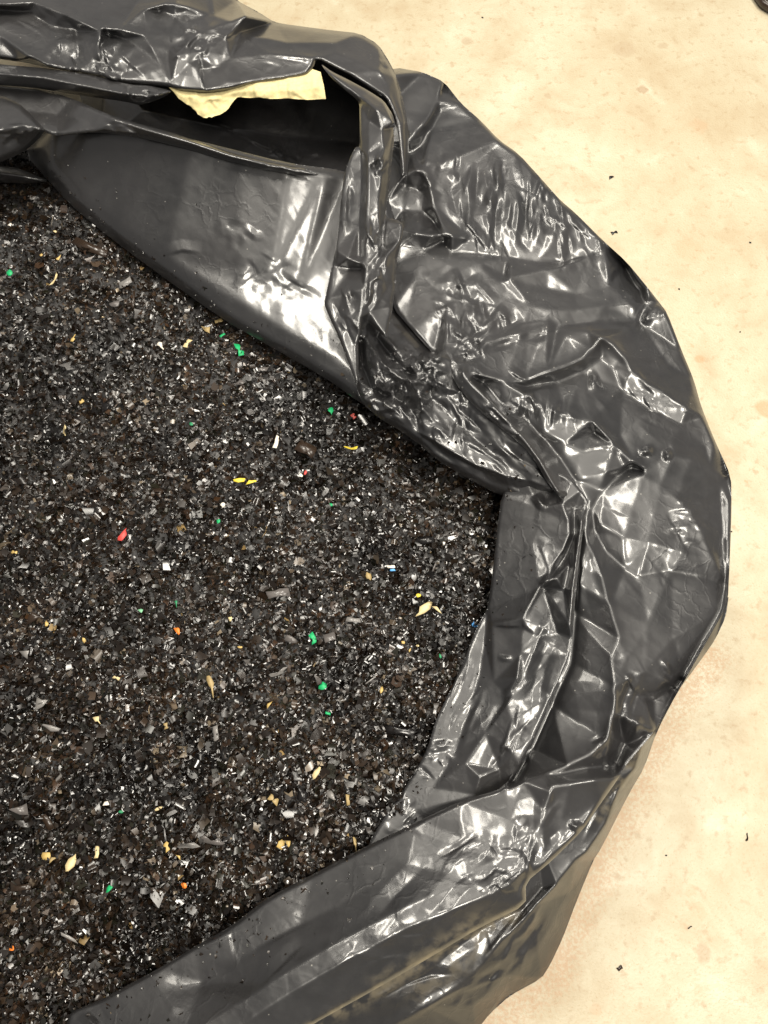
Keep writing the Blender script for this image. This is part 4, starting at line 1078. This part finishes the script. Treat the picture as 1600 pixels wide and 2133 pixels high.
BIG = [
    (186, 515, 104, 24, 25, 'brown', 'bar', "long dark brown strip under the edge of the smooth black sheet", .05),
    (885, 1125, 52, 24, -3, 'black', 'leaf', "glossy black curl in the right middle", .35),
    (580, 1236, 48, 19, -10, 'grey', 'bar', "grey ragged rectangular flake above the white sparkle row", .1),
    (688, 1328, 26, 22, -20, 'grey', 'bar', "grey square flake right of the two-lobed green chip", .05),
    (606, 1332, 36, 20, 20, 'grey', 'tri', "grey bent wedge left of the two-lobed green chip", .2),
    (84, 1462, 38, 30, -40, 'silver', 'tri', "shiny grey folded flake in the lower left", .25),
    (52, 1363, 26, 22, 50, 'silver', 'tri', "pale grey kite-shaped flake at the left", .05),
    (262, 588, 34, 22, -30, 'silver', 'bar', "pale ribbed flake near the smooth sheet", .15),
    (240, 632, 30, 20, -20, 'grey', 'leaf', "grey curved flake below the ribbed one", .3),
    (640, 936, 50, 30, 25, 'brown', 'bar', "dark brown rolled flake left of the yellow curl", .2),
    (226, 842, 30, 26, -20, 'black', 'bow', "black curled ring flake in the left middle", .35),
    (735, 1291, 30, 11, 5, 'silver', 'bar', "silver shiny bar in the middle", .15),
    (450, 1526, 34, 12, 80, 'silver', 'bar', "upright silver bar in the lower middle", .15),
    (630, 1658, 32, 28, 60, 'black', 'leaf', "black cup-shaped flake near the cream seed", .35),
    (75, 1285, 48, 26, -25, 'brown', 'tri', "brown curved flake with a yellow fleck on its corner", .2),
    (845, 1524, 96, 20, 8, 'black', 'bar', "long black bar sunk in a dark hollow by the inner wall", .05),
    (500, 797, 30, 18, 10, 'grey', 'tri', "grey shard in the upper middle", .15),
    (548, 768, 26, 16, -20, 'grey', 'leaf', "grey leaf-like shard below the bow-shaped green chip", .15),
    (142, 1952, 34, 6, 25, 'silver', 'bar', "thin pale sliver in the bottom left", .05),
    (46, 1848, 34, 12, -5, 'brown', 'bar', "brown rolled flake at the lower left edge", .25),
    (380, 1760, 56, 13, 8, 'silver', 'arc', "pale ragged strip, left part, above the bottom fold", .1),
    (440, 1752, 60, 12, 12, 'grey', 'arc', "pale ragged strip, right part, above the bottom fold", .1),
    (578, 1402, 44, 9, -25, 'silver', 'arc', "thin grey curved blade left above the solid green chip", .2),
    (278, 622, 62, 7, 88, 'brown', 'bar', "long upright brown splinter below the ribbed flake", .05),
    (772, 1417, 26, 3, -35, 'silver', 'bar', "thin white needle left of the orange oval", .02),
    (905, 1180, 24, 4, -70, 'grey', 'bar', "thin grey needle right of the short white bar", .02),
    (688, 1655, 14, 30, -40, 'silver', 'leaf', "pale shard above the olive tan stick", .1),
    (45, 1690, 40, 24, 30, 'grey', 'tri', "grey translucent flake at the lower left edge", .1),
    (100, 1715, 36, 16, 60, 'brown', 'bar', "dark ribbed flake near the round gold chip", .15),
    (110, 1517, 40, 12, 12, 'silver', 'leaf', "shiny grey spindle flake, lower left", .15),
    (355, 990, 22, 16, 30, 'grey', 'tri', "grey flake left of the yellow bow tie", .1),
    (330, 1025, 34, 24, 60, 'brown', 'tri', "dim triangular flake right above the red chip", .1),
]
for (u, v, L, W, a, c, s, lab, cu) in BIG:
    chip("plastic_flake", u, v, L, W, a, c, s, lab, "flake", group="large single flakes among the fine ones", curl=cu, tilt=10)

# ------------------------------------------------------------------ crumbs on the floor
CRUMBS = [
    (1273, 369, 20, 12, -25, 'black', 'tri', "black chip on the floor, the upper of the two biggest crumbs"),
    (1280, 484, 18, 10, -20, 'black', 'bow', "black ragged chip on the floor, the lower of the two biggest crumbs"),
    (1563, 505, 6, 6, 0, 'black', 'blob', "black dot on the floor near the photo's right edge"),
    (1415, 602, 5, 6, 0, 'black', 'blob', "black dot on the floor beside the rim's long bright fold"),
    (1557, 1745, 16, 5, -70, 'brown', 'arc', "brown hooked shaving on the floor at the right"),
    (1291, 2017, 11, 8, -30, 'brown', 'bar', "dark square crumb on the floor near the bottom"),
    (1388, 1782, 4, 3, 0, 'black', 'blob', "tiny black speck on the floor right of the bag's lower side"),
    (1005, 36, 8, 6, 60, 'brown', 'tri', "brown crumb on the floor beyond the top of the bag"),
    (1524, 1107, 5, 4, 0, 'brown', 'blob', "brown speck on the floor touching the bag's widest point"),
    (1437, 1932, 10, 2, -30, 'brown', 'bar', "thin brown splinter on the floor among the rusty stains"),
    (1542, 691, 4, 4, 0, 'brown', 'blob', "small brown speck on the floor right of the peaked fold"),
]
for (u, v, L, W, a, c, s, lab) in CRUMBS:
    chip("floor_crumb", u, v, L * 1.0, W * 1.0, a, c, s, lab, "crumb", h=.12, group="crumbs lying on the floor", tilt=4, curl=.1, thick=.0006)

# dark hose end that just enters the top right corner
def hose():
    pts = [(1590, -420), (1545, -260), (1552, -120), (1572, -30), (1580, -8), (1592, 8), (1612, 20), (1650, 30), (1720, 34), (1850, 20), (2050, 10), (2300, 60)]
    P = np.array([pix(u, v, .012) for u, v in pts])
    t = np.linspace(0, len(P) - 1, 60)
    P = np.stack([np.interp(t, np.arange(len(P)), P[:, k]) for k in range(3)], 1)
    V, F = [], []
    for i, p in enumerate(P):
        d = P[min(i + 1, 59)] - P[max(i - 1, 0)]; d /= np.linalg.norm(d)
        s = np.cross(d, (0, 0, 1)); s /= np.linalg.norm(s)
        for k in range(10):
            a = 2 * math.pi * k / 10
            V.append(p + .010 * (math.cos(a) * s + math.sin(a) * np.array((0, 0, 1))))
    for i in range(59):
        for k in range(10):
            F.append((i * 10 + k, i * 10 + (k + 1) % 10, (i + 1) * 10 + (k + 1) % 10, (i + 1) * 10 + k))
    o = mesh_obj("floor_cable", V, F, mat_of('brown'))
    tag(o, "dark curved cable on the floor in the top right corner", "cable")


hose()
